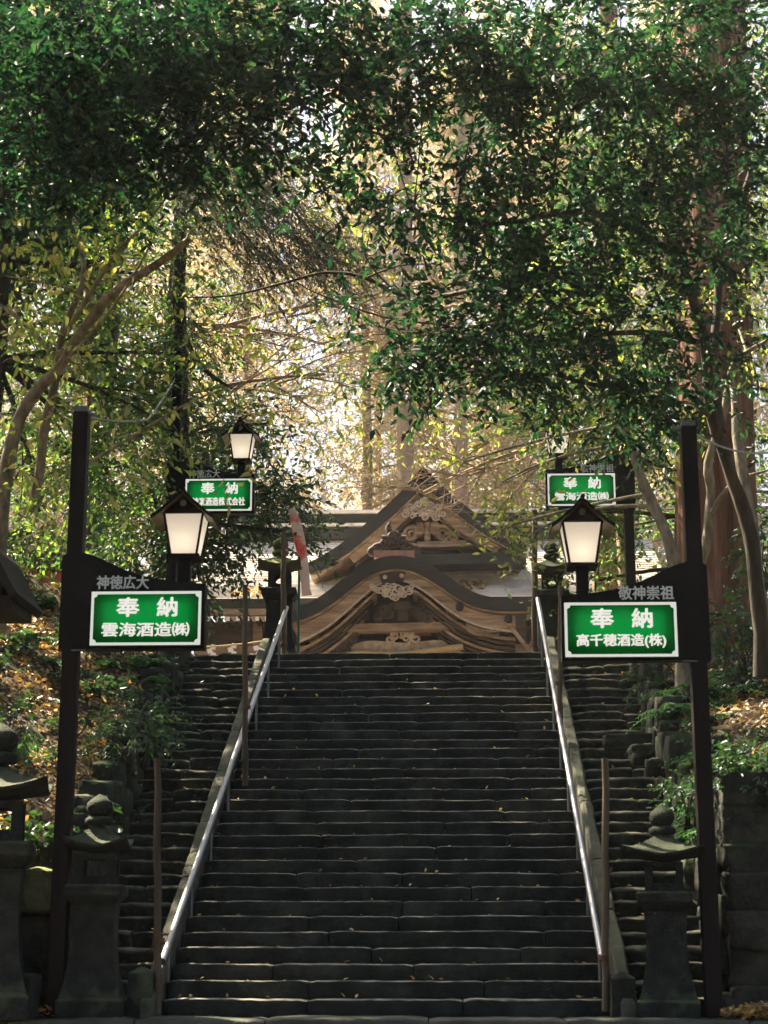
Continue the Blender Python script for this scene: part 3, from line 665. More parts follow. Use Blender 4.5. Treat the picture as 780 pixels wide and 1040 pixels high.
carving(b, xz([(300, 455), (318, 450), (336, 446), (410, 446), (430, 450), (448, 456), (318, 436), (430, 440), (345, 428), (404, 430)], YK + .6), YK + .55, .13, .045, 8); H(b, 'frog_leg_strut', M['wooddark'], hall)
b = MB(); q = smooth_curve(xz([(205, 560), (225, 535), (280, 522), (380, 528), (480, 520), (545, 532), (560, 560)], YK + .9)); b.ribbon(q, offs(q, .30), YK + .9, YK + 1.2); H(b, 'rainbow_beam', M['woodpale'], hall)
b = MB(); carving(b, xz([(350, 508), (372, 503), (395, 508), (412, 516), (335, 518), (384, 516)], YK + .8), YK + .8, .12, .045, 12); H(b, 'beam_carving', M['woodpale'], hall)
b = MB(); q = xz([(395, 500), (455, 498), (455, 508), (395, 510)], YK + 1.3); b.prism([q[3], q[2], q[1], q[0]], YK + 1.25, YK + 1.3); H(b, 'red_board', M['redwood'], hall)
b = MB(); pts = [(float(at(280 + x / 2.889, 470 + y / 2.889, YK + .75)[0]), YK + .75, float(at(280 + x / 2.889, 470 + y / 2.889, YK + .75)[2])) for x, y in ((205, 568), (235, 560), (300, 562), (370, 565), (430, 556), (500, 546), (550, 540))]
b.tube([tuple(q) for q in smooth_curve(pts, 6)], .085, 10, wob=.3); H(b, 'straw_rope', M['rope'], hall)
b = MB(); q = smooth_curve(xz([(560, 475), (580, 482), (610, 492), (655, 494)], YK + .5)); b.ribbon(q, offs(q, .12), YK + .4, YK + .6)
q = smooth_curve(xz([(558, 480), (575, 497), (610, 503), (655, 496)], YK + .5)); b.ribbon(q, offs(q, .05), YK + .4, YK + .58); H(b, 'carved_nosing', M['woodpale'], hall)
carv = MB(); carving(carv, xz([(215, 530), (205, 545), (225, 520), (200, 520), (190, 540)], YK + .7), YK + .7, .16, .05, 5); H(carv, 'side_carving', M['wooddark'], hall)
for zx in (150, 600):
    q = xz([(zx, 520)], YK + 1)[0]; b = MB(); b.box((q[0], YK + 1.1, (4.84 + q[1]) / 2), (.34, .34, q[1] - 4.84)); H(b, 'column', M['wooddark'], hall, .02)
x0, x1 = at(165, 640, YK + 3)[0], at(690, 640, YK + 3)[0]
# main roof
YE, YR = YK + 1.7, YK + 8.2
ze = at(500, 606, YE)[2]; zr = at(400, 548, YR)[2]; xa, xb = at(176, 606, YE)[0], at(695, 606, YE)[0]
vs = []; fs = []; ns = 9
for i in range(ns + 1):
    u = i / ns; y = YE + (YR - YE) * u; z = ze + (zr - ze) * (u - .10 * math.sin(math.pi * u)); 
    for j in range(15): vs.append((xa + (xb - xa) * j / 14, y, z))
for i in range(ns + 1):
    u = i / ns; y = YE + (YR - YE) * u; z = ze + (zr - ze) * (u - .10 * math.sin(math.pi * u)) - .26
    for j in range(15): vs.append((xa + (xb - xa) * j / 14, y + .02, z))
q = 15 * (ns + 1)
f_top = []; f_und = []
for i in range(ns):
    for j in range(14):
        a = i * 15 + j; f_top.append((a, a + 1, a + 16, a + 15)); f_und.append((q + a, q + a + 15, q + a + 16, q + a + 1))
f_edge = [(j, q + j, q + j + 1, j + 1) for j in range(14)] + [(i * 15, (i + 1) * 15, q + (i + 1) * 15, q + i * 15) for i in range(ns)] + [(i * 15 + 14, q + i * 15 + 14, q + (i + 1) * 15 + 14, (i + 1) * 15 + 14) for i in range(ns)]
b = MB(); b.add(vs, f_top, 0, True); b.add(vs, f_und, 2); b.add(vs, f_edge, 1)
back = [(xa, YR, zr), (xb, YR, zr), (xb, YR + 6.5, ze), (xa, YR + 6.5, ze)]; b.add(back, [(0, 1, 2, 3)], 0)
mroof = H(b, 'main_roof', [M['roof'], M['roofdark'], M['wooddark']])
# shingle courses as thin real steps
b = MB()
for i in range(34):
    u = (i + .5) / 34; y = YE + (YR - YE) * u; z = ze + (zr - ze) * (u - .10 * math.sin(math.pi * u))
    b.box(((xa + xb) / 2, y, z + .006), (xb - xa - .04, .05, .03))
H(b, 'shingle_courses', M['roof'], mroof)
zr0 = zr
b = MB(); b.box(((xa + xb) / 2, YR, zr0 + .12), (xb - xa - 1.0, .7, .34)); b.box(((xa + xb) / 2, YR, zr0 + .36), (xb - xa - .8, .9, .08), None, 1); b.box(((xa + xb) / 2, YR, zr0 + .56), (xb - xa - 1.0, .55, .30)); b.box(((xa + xb) / 2, YR, zr0 + .76), (xb - xa - .7, .75, .09), None, 1); H(b, 'ridge', [M['roofdark'], M['roof']], mroof)
b = MB(); b.box(((xa + xb) / 2, YE + .12, ze - .34), (xb - xa - .2, .16, .16)); H(b, 'eave_beam', M['wood'], mroof)
k = 0; x = xa + .15
while x < xb - .1:
    if x < at(300, 630, YE)[0] or x > at(540, 630, YE)[0]:
        b = MB(); b.box((x, YE + .5, ze - .50), (.10, .8, .12)); b.box((x, YE + .095, ze - .50), (.094, .006, .112), None, 1); H(b, 'rafter', [M['wooddark'], M['white']], mroof)
    x += .245
# wall, columns and rails under the eaves
xw0, xw1, zw = xa + .4, xb - .4, ze - .42
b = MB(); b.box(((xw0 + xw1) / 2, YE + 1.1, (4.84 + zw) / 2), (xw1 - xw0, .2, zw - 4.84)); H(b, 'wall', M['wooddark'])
for q in range(9): b = MB(); b.box((xw0 + .2 + q * (xw1 - xw0 - .4) / 8, YE + .97, (4.84 + zw) / 2), (.24, .22, zw - 4.9)); H(b, 'column', M['wood'], hall, .01)
b = MB(); b.box(((xw0 + xw1) / 2, YE + .93, 5.9), (xw1 - xw0 - .1, .2, .16)); b.box(((xw0 + xw1) / 2, YE + .93, zw - .75), (xw1 - xw0 - .1, .2, .22)); H(b, 'rail_beam', M['wood'])
# front gable on the roof slope
YG = YK + 3.0
gl = smooth_curve(xz([(88, 296), (130, 276), (190, 238), (250, 190), (300, 147), (345, 106), (385, 66), (432, 12)], YG), 6)
gr = smooth_curve(xz([(432, 12), (480, 58), (530, 104), (580, 143), (640, 184), (700, 218), (742, 240)], YG), 6)
for c, nm in ((gl, 'l'), (gr, 'r')):
    b = MB(); b.ribbon(c, offs(c, .30), YG, YG + 4.6, 0, 1); g_ = H(b, 'gable_roof', [M['roofdark'], M['roof']])
    b = MB(); b.ribbon(offs(c, .303), offs(c, .35), YG + .08, YG + 4.0); H(b, 'gable_trim', M['wood'], g_)
    k = len(c); lo, hi = (int(k * .30), k) if nm == 'l' else (0, int(k * .80))
    b = MB(); b.ribbon(offs(c, .355)[lo:hi], offs(c, .58)[lo:hi], YG + .22, YG + .36); H(b, 'bargeboard', M['wood'], g_)
    b = MB(); b.ribbon(offs(c, .585)[lo:hi], offs(c, .66)[lo:hi], YG + .42, YG + 2.0); H(b, 'inner_trim', M['wooddark'], g_)
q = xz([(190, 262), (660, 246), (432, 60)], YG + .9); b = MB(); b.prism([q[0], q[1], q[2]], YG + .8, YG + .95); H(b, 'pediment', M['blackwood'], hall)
b = MB(); q = xz([(415, 232), (632, 226), (632, 244), (415, 250)], YG + .5); b.prism([q[3], q[2], q[1], q[0]], YG + .45, YG + .75); q = xz([(250, 252), (415, 234), (415, 250), (250, 268)], YG + .5); b.prism([q[3], q[2], q[1], q[0]], YG + .5, YG + .75); H(b, 'tie_beam', M['wood'], hall, .02)
b = MB()
for (cx, cy, r, f, a0) in ((398, 210, .24, 1, 0), (492, 208, .24, -1, 3.1), (372, 222, .12, 1, 0), (520, 215, .15, -1, 3), (420, 196, .14, -1, 2), (470, 196, .14, 1, 1)):
    c = xz([(cx, cy)], YG + .5)[0]; scroll(b, c, YG + .5, r, 1.7, f, .065, a0)
for pts in (((445, 175), (445, 232)), ((428, 176), (420, 205), (396, 226)), ((462, 176), (470, 205), (495, 226)), ((520, 185), (545, 210), (590, 228)), ((500, 175), (525, 195), (560, 215))):
    c = xz(pts, YG + .5); b.tube([(x, YG + .55, z) for x, z in c], [.09] * len(c), 8)
H(b, 'strut_carving', M['wood'], hall)
b = MB(); carving(b, xz([(436, 108), (420, 122), (452, 122), (408, 138), (464, 138), (425, 146), (448, 146), (436, 160), (436, 128), (395, 128), (478, 128), (380, 150), (490, 150), (472, 160), (402, 158)], YG + .1), YG + .1, .12, .03, 21)
q = xz([(400, 128), (436, 168), (474, 128), (436, 98)], YG + .2); b.prism(q, YG + .16, YG + .24); H(b, 'gable_pendant', M['woodpale'], hall)
q = xz([(300, 272), (735, 262), (735, 292), (300, 305)], YG); b = MB(); b.prism([q[3], q[2], q[1], q[0]], YG - .04, YG + .9); H(b, 'gable_flashing', M['roofdark'], hall)
# ridge-end ornament on the curved gable
b = MB(); c = xz([(345, 240), (300, 258), (392, 258), (320, 236), (372, 236), (346, 218), (285, 262), (408, 258)], YK + .1)
for (p_, r, f, a0) in ((c[0], .16, 1, 0), (c[1], .17, 1, 0), (c[2], .17, -1, 3), (c[3], .15, -1, 2), (c[4], .15, 1, 1), (c[5], .13, 1, 0), (c[6], .11, 1, 0), (c[7], .11, -1, 3)): scroll(b, p_, YK + .12, r, 1.5, f, .07, a0)
q = xz([(295, 258), (400, 256), (380, 228), (345, 208), (312, 230)], YK + .25); b.prism(q, YK + .16, YK + .36)
hn = xz([(346, 224), (338, 210), (332, 196), (330, 184), (334, 174)], YK + .1); b.tube([(x, YK + .2, z) for x, z in hn], [.09, .085, .08, .075, .03], 8); H(b, 'ridge_ornament', M['wooddark'], kar)
q = xz([(286, 256), (408, 256), (406, 276), (288, 276)], YK); b = MB(); b.prism([q[3], q[2], q[1], q[0]], YK + .04, YK + .5); H(b, 'ornament_base', surf('reddish_tile', [(.16, .09, .07), (.28, .17, .13)], 6, .8, .3), kar)

# strung rope with paper streamers, left of the steps
ra, rb = at(170, 657, 36), at(268, 651, 36)
b = MB(); pts = sag(ra, rb, .05); b.tube(pts, .016, 6); rp = b.build('boundary_rope', M['rope']); tag(rp, 'straw boundary rope strung in front of the hall wall left of the steps', 'rope')
for px in (180, 194, 215, 236, 241, 262):
    if px == 241: continue
    f = (px - 170) / 98; p = np.array(ra) * (1 - f) + np.array(rb) * f; b = MB(); s_ = .15
    for k in range(4):
        dx = (-1) ** k * .035; b.box((p[0] + dx, 36 - .01 * k, p[2] - .06 - k * .085), (.11, .004, .10), Matrix.Rotation(R(18 * (-1) ** k), 3, 'Y'))
    b.build('paper_streamer', M['paper'], rp)
for px, lab in ((170, 'left'), (262, 'right')):
    p = at(px, 657, 36); b = MB(); b.box((p[0], 36.05, (4.8 + p[2] + .1) / 2), (.12, .12, p[2] - 4.7)); b.build('rope_post', M['wood'], rp)
# faded festival banner on a green pole beside the head of the left rail
pb = at(303, 650, 27.5)
ban = empty('festival_banner', (pb[0], 27.5, 4.82), 'faded red and white festival banner hanging on a thin green pole', 'banner')
b = MB(); zt = at(303, 565, 27.5)[2]; b.tube([(pb[0], 27.5, 4.8), (pb[0], 27.5, zt)], .02, 8); b.build('banner_pole', M['greenpaint'], ban)
m, t, out = newmat('faded_banner_cloth'); L = t.links; bs = N(t, 'BsdfPrincipled'); tc = N(t, 'TexCoord'); nz = N(t, 'TexNoise'); nz.inputs['Scale'].default_value = 2.2; nz.inputs['Detail'].default_value = 4; L.new(tc.outputs['Object'], nz.inputs[0])
r_ = ramp(t, [(.62, .06, .06), (.68, .2, .17), (.72, .62, .56), (.66, .5, .46)], [.40, .47, .52, .7]); sz_ = N(t, 'SeparateXYZ'); L.new(tc.outputs['Object'], sz_.inputs[0]); mz = N(t, 'MapRange'); mz.inputs[1].default_value = 5.6; mz.inputs[2].default_value = 8.0; mz.inputs[3].default_value = .16; mz.inputs[4].default_value = -.16; L.new(sz_.outputs[2], mz.inputs[0]); az = N(t, 'Math', operation='ADD'); L.new(nz.outputs[0], az.inputs[0]); L.new(mz.outputs[0], az.inputs[1]); L.new(az.outputs[0], r_.inputs[0]); L.new(r_.outputs[0], bs.inputs['Base Color']); bs.inputs['Roughness'].default_value = .9
tl = N(t, 'BsdfTranslucent'); L.new(r_.outputs[0], tl.inputs[0]); mx = N(t, 'MixShader'); mx.inputs[0].default_value = .4; L.new(bs.outputs[0], mx.inputs[1]); L.new(tl.outputs[0], mx.inputs[2]); L.new(mx.outputs[0], out.inputs[0])
vs = []; fs = []; edges = [((293, 518), (299, 514)), ((297, 540), (307, 535)), ((301, 560), (311, 556)), ((304, 580), (314, 580)), ((306, 597), (315, 597)), ((307, 606), (317, 604))]
cl = smooth_curve([tuple(at(*a, 27.5)) for a, _ in edges], 5); cr = smooth_curve([tuple(at(*c, 27.5)) for _, c in edges], 5)
for i, (a, c) in enumerate(zip(cl, cr)):
    for k in range(4): u = k / 3; vs.append((a[0] * (1 - u) + c[0] * u, 27.5 + .03 * math.sin(i * .7 + k), a[2] * (1 - u) + c[2] * u))
for i in range(len(cl) - 1):
    for k in range(3): fs.append((i * 4 + k, i * 4 + k + 1, i * 4 + k + 5, i * 4 + k + 4))
b = MB(); b.add(vs, fs, 0, True); b.build('cloth', m, ban)

# small dark wooden roofed stand at the left edge
pw = at(-18, 620, 14.6); st = empty('roofed_stand', (pw[0], 14.6, -.0), 'small dark wooden gabled roof on a weathered post cut by the left edge', 'notice stand')
qs = [(float(at(x, y, 14.3)[0]), float(at(x, y, 14.3)[2])) for x, y in ((-61, 612), (-24, 550), (-5, 551), (26, 609))]
b = MB(); A = [qs[1], qs[2], qs[3]]; A = smooth_curve([(qs[2][0] - .09, qs[2][1] + .0), (qs[2][0] + .02, qs[2][1] - .03), (qs[3][0] - .1, qs[3][1] + .16), qs[3]], 4)
xm = A[0][0]; Al = [(2 * xm - x, z) for x, z in A][::-1]; full = Al[:-1] + A
b.ribbon(full, offs(full, .07), 14.0, 15.0); H2 = b.build('roof', M['blackwood'], st)
b = MB(); b.box((xm, 14.5, full[0][1] - .05), (.62, .7, .12)); b.box((xm, 14.5, full[0][1] + .08), (.4, .55, .2)); b.build('roof_frame', M['blackwood'], st)
b = MB(); b.box((xm, 14.5, full[0][1] / 2 - .45), (.16, .16, full[0][1] + .8)); b.build('post', M['palebark'], st)
# red hut glimpsed behind the left trees
ph = at(55, 600, 29); z_ = gz(ph[0], 29)
hut = empty('red_hut', (ph[0], 29, z_), 'small red wooden hut half hidden by leaves on the left bank', 'hut')
b = MB(); b.box((ph[0] - .05, 29.5, (z_ + ph[2]) / 2 + .1), (.75, .8, ph[2] - z_ + .5)); b.build('wall', M['redwood'], hut)
b = MB(); b.box((ph[0] + .1, 29.09, ph[2] - .1), (.10, .02, .5)); b.build('notice', M['paper'], hut)
b = MB(); b.prism([(ph[0] - .65, ph[2] + .35), (ph[0] + .55, ph[2] + .35), (ph[0] - .05, ph[2] + .75)], 28.9, 30.1); b.build('roof', M['wooddark'], hut)

# ------------------------------------------------------------------ foliage machinery
def unit(a): return a / (np.linalg.norm(a, axis=-1, keepdims=True) + 1e-9)
def leaf_arrays(P, D, Nn, Ln, wr=.42, fold=.25, droop=.12, simple=False):
    D = unit(D); S = unit(np.cross(D, Nn)); U = np.cross(S, D); L = Ln[:, None]; n = len(P)
    if simple:
        V = np.stack([P, P + D * L * .45 + S * L * wr * .5, P + D * L - U * L * droop, P + D * L * .45 - S * L * wr * .5], 1)
        F = np.arange(n)[:, None] * 4 + np.array([[0, 1, 2, 3]]); return V.reshape(-1, 3), F
    w_ = wr * .5
    V = np.stack([P, P + D * L * .3 + S * L * w_ + U * L * w_ * fold, P + D * L * .68 + S * L * w_ * .8 + U * L * (w_ * fold - droop * .4), P + D * L - U * L * droop,
                  P + D * L * .68 - S * L * w_ * .8 + U * L * (w_ * fold - droop * .4), P + D * L * .3 - S * L * w_ + U * L * w_ * fold], 1)
    b = np.arange(n)[:, None] * 6
    return V.reshape(-1, 3), np.concatenate([b + np.array([[0, 1, 2, 3]]), b + np.array([[0, 3, 4, 5]])], 0)
def quads_mesh(name, chunks, mats):
    """chunks: (verts, quads, material index)"""
    V = []; Fq = []; Mi = []; o = 0
    for v, f, mi in chunks:
        V.append(v); Fq.append(f + o); Mi.append(np.full(len(f), mi, np.int32)); o += len(v)
    V = np.concatenate(V).astype(np.float32); Fq = np.concatenate(Fq).astype(np.int32); Mi = np.concatenate(Mi)
    me = bpy.data.meshes.new(name); me.vertices.add(len(V)); me.vertices.foreach_set('co', V.ravel())
    me.loops.add(Fq.size); me.loops.foreach_set('vertex_index', Fq.ravel()); me.polygons.add(len(Fq))
    me.polygons.foreach_set('loop_start', np.arange(len(Fq), dtype=np.int32) * 4)
    me.polygons.foreach_set('material_index', Mi)
    for m in mats: me.materials.append(m)
    me.update(calc_edges=True); me.validate(); return me
def spray_chunks(P, D, L, nl, leaf, wr=.42, up=.6, droop=.15, simple=False, twig=.004, sag_=.25, fold=.3, rng=RNG):
    """leafy twigs: n twigs start at P, run along D for L metres, and carry nl leaves each"""
    n = len(P); D = unit(D); W = unit(np.cross(D, np.array([0, 0, 1.0]) + rng.normal(0, .25, (n, 3)))); out = []
    mid = P + D * (L * .5)[:, None] - np.array([0, 0, 1]) * (L * sag_ * .25)[:, None]; tip = P + D * L[:, None] - np.array([0, 0, 1]) * (L * sag_)[:, None]
    if twig:
        U = np.cross(W, D); ring = []
        for q, r in ((P, twig), (mid, twig * .75), (tip, twig * .3)):
            for k in range(3):
                a = 2 * math.pi * k / 3; ring.append(q + (W * math.cos(a) + U * math.sin(a)) * r)
        V = np.stack(ring, 1).reshape(-1, 3); b = np.arange(n)[:, None] * 9; F = []
        for s in range(2):
            for k in range(3): k2 = (k + 1) % 3; F.append(b + np.array([[s * 3 + k, s * 3 + k2, s * 3 + 3 + k2, s * 3 + 3 + k]]))
        out.append((V, np.concatenate(F), 1))
    t = (np.arange(nl) + .6) / nl; t = np.clip(t[None, :] + rng.normal(0, .04, (n, nl)), .05, 1)
    B = P[:, None] * ((1 - t) ** 2)[..., None] + mid[:, None] * (2 * t * (1 - t))[..., None] + tip[:, None] * (t ** 2)[..., None]
    side = np.where(np.arange(nl) % 2 == 0, 1.0, -1.0)[None, :, None]
    dl = D[:, None] * rng.uniform(.35, .9, (n, nl, 1)) + W[:, None] * side * rng.uniform(.5, 1.0, (n, nl, 1)) + rng.normal(0, .28, (n, nl, 3)); dl[..., 2] -= droop * 1.6
    nn = np.array([0, 0, up]) + rng.normal(0, .5, (n, nl, 3)) + D[:, None] * .1
    ln = leaf * rng.uniform(.6, 1.25, (n, nl))
    V, F = leaf_arrays(B.reshape(-1, 3), dl.reshape(-1, 3), nn.reshape(-1, 3), ln.ravel(), wr, fold, droop, simple); out.append((V, F, 0))
    return out
def in_ball(n, rng=RNG, hollow=.3):
    v = unit(rng.normal(size=(n, 3))); r = rng.uniform(hollow ** 3, 1, n) ** (1 / 3); return v * r[:, None]
def bez(a, c, bend, n=8):
    a, c = Vector(a), Vector(c); m = (a + c) / 2 + Vector(bend); return [a * (1 - t) ** 2 + m * 2 * t * (1 - t) + c * t * t for t in [k / n for k in range(n + 1)]]
def pxblob(px, py, rx, ry, Y, dep, n): k = pxm(Y); return (at(px, py, Y), (rx / k, dep, ry / k), n)
def tree(name, label, base, stems, blobs, bark, leaves, group=None, leaf=.09, nl=10, L=(.35, .7), simple=False, limb=.05, sub=5, wr=.42, twig=.004, droop=.15, up=.6, sag_=.25, out_=.8, cat='tree', limbs=True, hollow=.25, nsides=8, extra=None, dens=1.0):
    t = empty(name, base, label, cat, group); b = MB(); nodes = []
    for pts, rad in stems:
        cpts = [Vector(tuple(p)) for p in smooth_curve([tuple(p) for p in pts], 5)] if len(pts) > 2 else [Vector(p) for p in pts]
        rr = np.interp(np.linspace(0, 1, len(cpts)), np.linspace(0, 1, len(rad)), rad); cpts = [p + Vector((noise.noise(p * 1.3) * .07, 0, noise.noise(p * 1.3 + Vector((9, 0, 0))) * .05)) * min(1, r_ * 14) for p, r_ in zip(cpts, rr)]; b.tube(cpts, list(rr), nsides + 2, wob=.22)
        nodes += [(p, r) for p, r in zip(cpts[len(cpts) // 4:], rr[len(cpts) // 4:])]
    chunks = []
    for c, r3, n in blobs:
        n = int(n * dens); c = np.array(c); r3 = np.array(r3)
        if limbs and nodes:
            cv = Vector(c); p, pr = min(nodes, key=lambda q: (q[0] - cv).length + max(0, q[0].z - cv.z) * 1.5)
            bend = Vector((random.uniform(-.3, .3), random.uniform(-.3, .3), random.uniform(.0, .5))) * min(1.5, (p - cv).length * .25)
            pts = bez(p, cv, bend); r0 = min(pr * .7, limb); b.tube(pts, list(np.linspace(r0, r0 * .45, len(pts))), nsides, wob=.1)
            for k in range(sub):
                q = c + in_ball(1)[0] * r3 * .95; s = pts[random.randint(3, len(pts) - 1)]
                b.tube(bez(s, q, Vector((random.uniform(-.2, .2), random.uniform(-.2, .2), random.uniform(0, .25))), 5), list(np.linspace(r0 * .4, .006, 6)), 5)
        # sprays gather in little tufts so that the crown shows gaps and denser clumps
        nt_ = max(3, n // 9); tc_ = c + in_ball(nt_, hollow=hollow) * r3; ti = RNG.integers(0, nt_, n)
        P = tc_[ti] + RNG.normal(0, 1, (n, 3)) * np.minimum(r3 * .24, .5); Dn = unit((P - c) / r3) * out_ + RNG.normal(0, .55, (n, 3)); Dn[:, 2] -= .1
        chunks += spray_chunks(P, Dn, RNG.uniform(*L, n), nl, leaf, wr, up, droop, simple, twig, sag_)
    if b.v: b.build('trunk', bark, t)
    if extra: chunks += extra
    if chunks:
        me = quads_mesh('crown', chunks, [leaves, M['twig']]); link('crown', me, t)
    return t
def W3(*pts): return [tuple(at(*p)) for p in pts]

def sparse(regs, leaf, rng, Y):
    out = []
    for reg in regs:
        px, py, rx, ry, Yc, n = reg[:6]; dense = len(reg) > 6
        c, r3, _ = pxblob(px, py, rx, ry, Yc, .8, n); P = c + rng.uniform(-1, 1, (n, 3)) * np.array(r3)
        out += spray_chunks(P, rng.normal(0, 1, (n, 3)) + np.array([.3, 0, .1]), rng.uniform(.3, .6, n), 8 if dense else 4, leaf, .42, .4 if dense else .2, .25 if dense else .5, False, .0035, .2, .25, rng)
    return out
# ------------------------------------------------------------------ overhanging and near trees
# right: many-stemmed evergreen whose boughs cover the upper right
st = [(W3((775, 690, 19.5), (765, 560, 19.5), (738, 470, 19.3), (722, 400, 19), (708, 330, 18.6), (690, 250, 18), (660, 150, 17.4)), [.10, .085, .075, .07, .06, .05, .025]),
      (W3((735, 440, 19.2), (724, 360, 19.4), (735, 260, 19.6), (770, 150, 19.8)), [.06, .055, .05, .03]),
      (W3((722, 420, 19), (690, 396, 18.6), (650, 390, 18), (610, 392, 17.5), (560, 380, 17)), [.05, .042, .035, .028, .015]),
      (W3((708, 350, 18.7), (670, 338, 18.3), (620, 338, 17.8), (560, 345, 17.3), (500, 330, 16.8)), [.045, .038, .03, .022, .012]),
      (W3((690, 260, 18), (600, 215, 17.4), (500, 228, 16.8), (420, 215, 16.4)), [.045, .035, .022, .012])]
blobs = [pxblob(*a) for a in (
    (720, 50, 90, 70, 17, .9, 210), (620, 40, 90, 70, 16.5, .9, 230), (520, 40, 90, 65, 16, .9, 210), (430, 45, 70, 50, 16, .7, 120), (390, 110, 45, 45, 16.5, .5, 55),
    (750, 170, 60, 80, 17.5, .8, 120), (660, 140, 80, 70, 17, .9, 210), (570, 130, 80, 65, 16.6, .8, 190), (480, 125, 70, 55, 16.3, .7, 130), (430, 185, 55, 40, 16.3, .5, 60),
    (680, 240, 80, 60, 17.2, .8, 150), (600, 230, 70, 60, 17, .8, 150), (530, 215, 60, 50, 16.8, .6, 100), (480, 250, 50, 40, 16.8, .5, 50),
    (640, 320, 70, 55, 17.4, .7, 130), (560, 310, 60, 55, 17, .7, 130), (500, 330, 55, 50, 16.8, .6, 85), (440, 345, 50, 38, 16.6, .5, 48), (600, 370, 55, 36, 17.2, .6, 80), (510, 390, 44, 36, 17, .5, 60), (455, 395, 40, 30, 16.8, .4, 30), (650, 400, 50, 40, 17.6, .6, 60), (400, 350, 30, 22, 16.6, .3, 16), (380, 190, 26, 20, 16.6, .3, 12))]
tree('evergreen_tree', 'many stemmed evergreen on the right bank whose dark boughs fill the upper right', tuple(at(775, 690, 19.5)), st, blobs, M['darkbark'], M['leaf_dark'], 'trees leaning over the steps', extra=sparse([(450, 110, 120, 110, 16.5, 150, 'd'), (390, 60, 60, 70, 16.4, 60, 'd'), (400, 230, 70, 80, 16.6, 46, 'd'), (470, 300, 80, 90, 16.8, 60, 'd'), (720, 330, 60, 60, 17, 40, 'd'), (720, 120, 60, 130, 17, 90, 'd'), (730, 400, 40, 50, 17.5, 26, 'd'), (660, 240, 120, 60, 16.8, 60, 'd'), (430, 380, 60, 60, 16.8, 24, 'd'), (520, 385, 40, 40, 17, 20, 'd'), (650, 430, 40, 36, 17.4, 22, 'd')], .105, RNG, 17), dens=.8, leaf=.11, nl=10, L=(.3, .6), limb=.04)
# left: dark crown entering from the upper left
st = [(W3((-60, 640, 18.5), (-70, 480, 18.4), (-75, 300, 18.2), (-50, 150, 17.8), (0, 40, 17.2)), [.2, .18, .15, .11, .06]),
      (W3((-60, 200, 18), (40, 110, 17), (150, 90, 16.5), (260, 110, 16.2)), [.07, .05, .035, .015])]
blobs = [pxblob(*a) for a in (
    (40, 40, 80, 65, 16.5, .9, 230), (130, 30, 80, 60, 16.3, .9, 220), (220, 35, 75, 60, 16.1, .8, 190), (300, 40, 60, 55, 16.1, .7, 110), (50, 120, 80, 55, 16.7, .8, 190), (140, 115, 80, 55, 16.5, .8, 190), (225, 115, 65, 50, 16.3, .7, 130), (295, 110, 50, 45, 16.2, .5, 70), (60, 180, 75, 40, 16.8, .6, 80), (150, 175, 60, 32, 16.6, .5, 70), (335, 90, 35, 35, 16.2, .4, 32), (270, 165, 40, 26, 16.3, .4, 30), (350, 40, 30, 40, 16.2, .3, 22))]
tree('evergreen_tree', 'broad evergreen rooted left of the photo whose dark boughs fill the upper left', tuple(at(-60, 640, 18.5)), st, blobs, M['darkbark'], M['leaf_dark'], 'trees leaning over the steps', extra=sparse([(300, 110, 70, 90, 16.2, 60, 'd'), (350, 60, 40, 70, 16.2, 30, 'd'), (60, 60, 80, 70, 15.6, 60, 'd'), (200, 60, 90, 60, 15.6, 60, 'd'), (180, 180, 150, 40, 16.6, 60, 'd'), (60, 200, 80, 40, 16.8, 34, 'd'), (345, 150, 40, 70, 16.3, 18, 'd')], .11, RNG, 17), dens=.8, leaf=.115, nl=10, L=(.3, .6), limb=.04)
# left: pale branching tree with sparse yellow-green leaves
st = [(W3((-4, 640, 18.4), (0, 520, 18.4), (12, 440, 18.3), (38, 395, 18.2), (60, 372, 18), (88, 330, 17.8), (120, 292, 17.6), (158, 268, 17.4), (192, 242, 17.2)), [.10, .09, .075, .07, .06, .055, .05, .045, .035]),
      (W3((30, 520, 18.6), (42, 450, 18.5), (56, 385, 18.3), (66, 330, 18.2), (82, 290, 18.2), (84, 260, 18.3), (75, 215, 18.4)), [.06, .055, .045, .04, .032, .028, .018]),
      (W3((66, 340, 18.2), (90, 300, 18), (120, 255, 17.7), (150, 225, 17.5), (176, 190, 17.3)), [.032, .028, .022, .018, .008]),
      (W3((54, 360, 18.2), (32, 335, 18.4), (0, 310, 18.6), (-30, 295, 18.7)), [.035, .03, .02, .01]),
      (W3((82, 300, 18.2), (60, 290, 18.1), (30, 285, 18), (5, 280, 18)), [.018, .014, .01, .006]),
      (W3((60, 372, 18), (100, 330, 17.6), (135, 280, 17.2), (165, 225, 16.9)), [.02, .016, .012, .006]),
      (W3((90, 470, 17.8), (140, 440, 17.6), (200, 405, 17.4), (260, 385, 17.2)), [.02, .016, .012, .005])]
ex = sparse([(60, 300, 70, 70, 18, 60), (40, 400, 50, 80, 18.2, 52), (120, 260, 60, 50, 17.6, 40), (40, 230, 50, 50, 18, 34), (190, 390, 70, 60, 17.2, 20), (130, 450, 60, 60, 17.4, 26), (30, 500, 40, 40, 18, 20), (230, 330, 80, 40, 17, 10), (215, 460, 40, 40, 17, 6)], .115, RNG, 18)
tree('young_tree', 'pale limbed young tree with sparse yellow green leaves on the left bank', tuple(at(-4, 640, 18.4)), st, [], M['palebark'], M['leaf_yellow'], extra=ex, limbs=False)
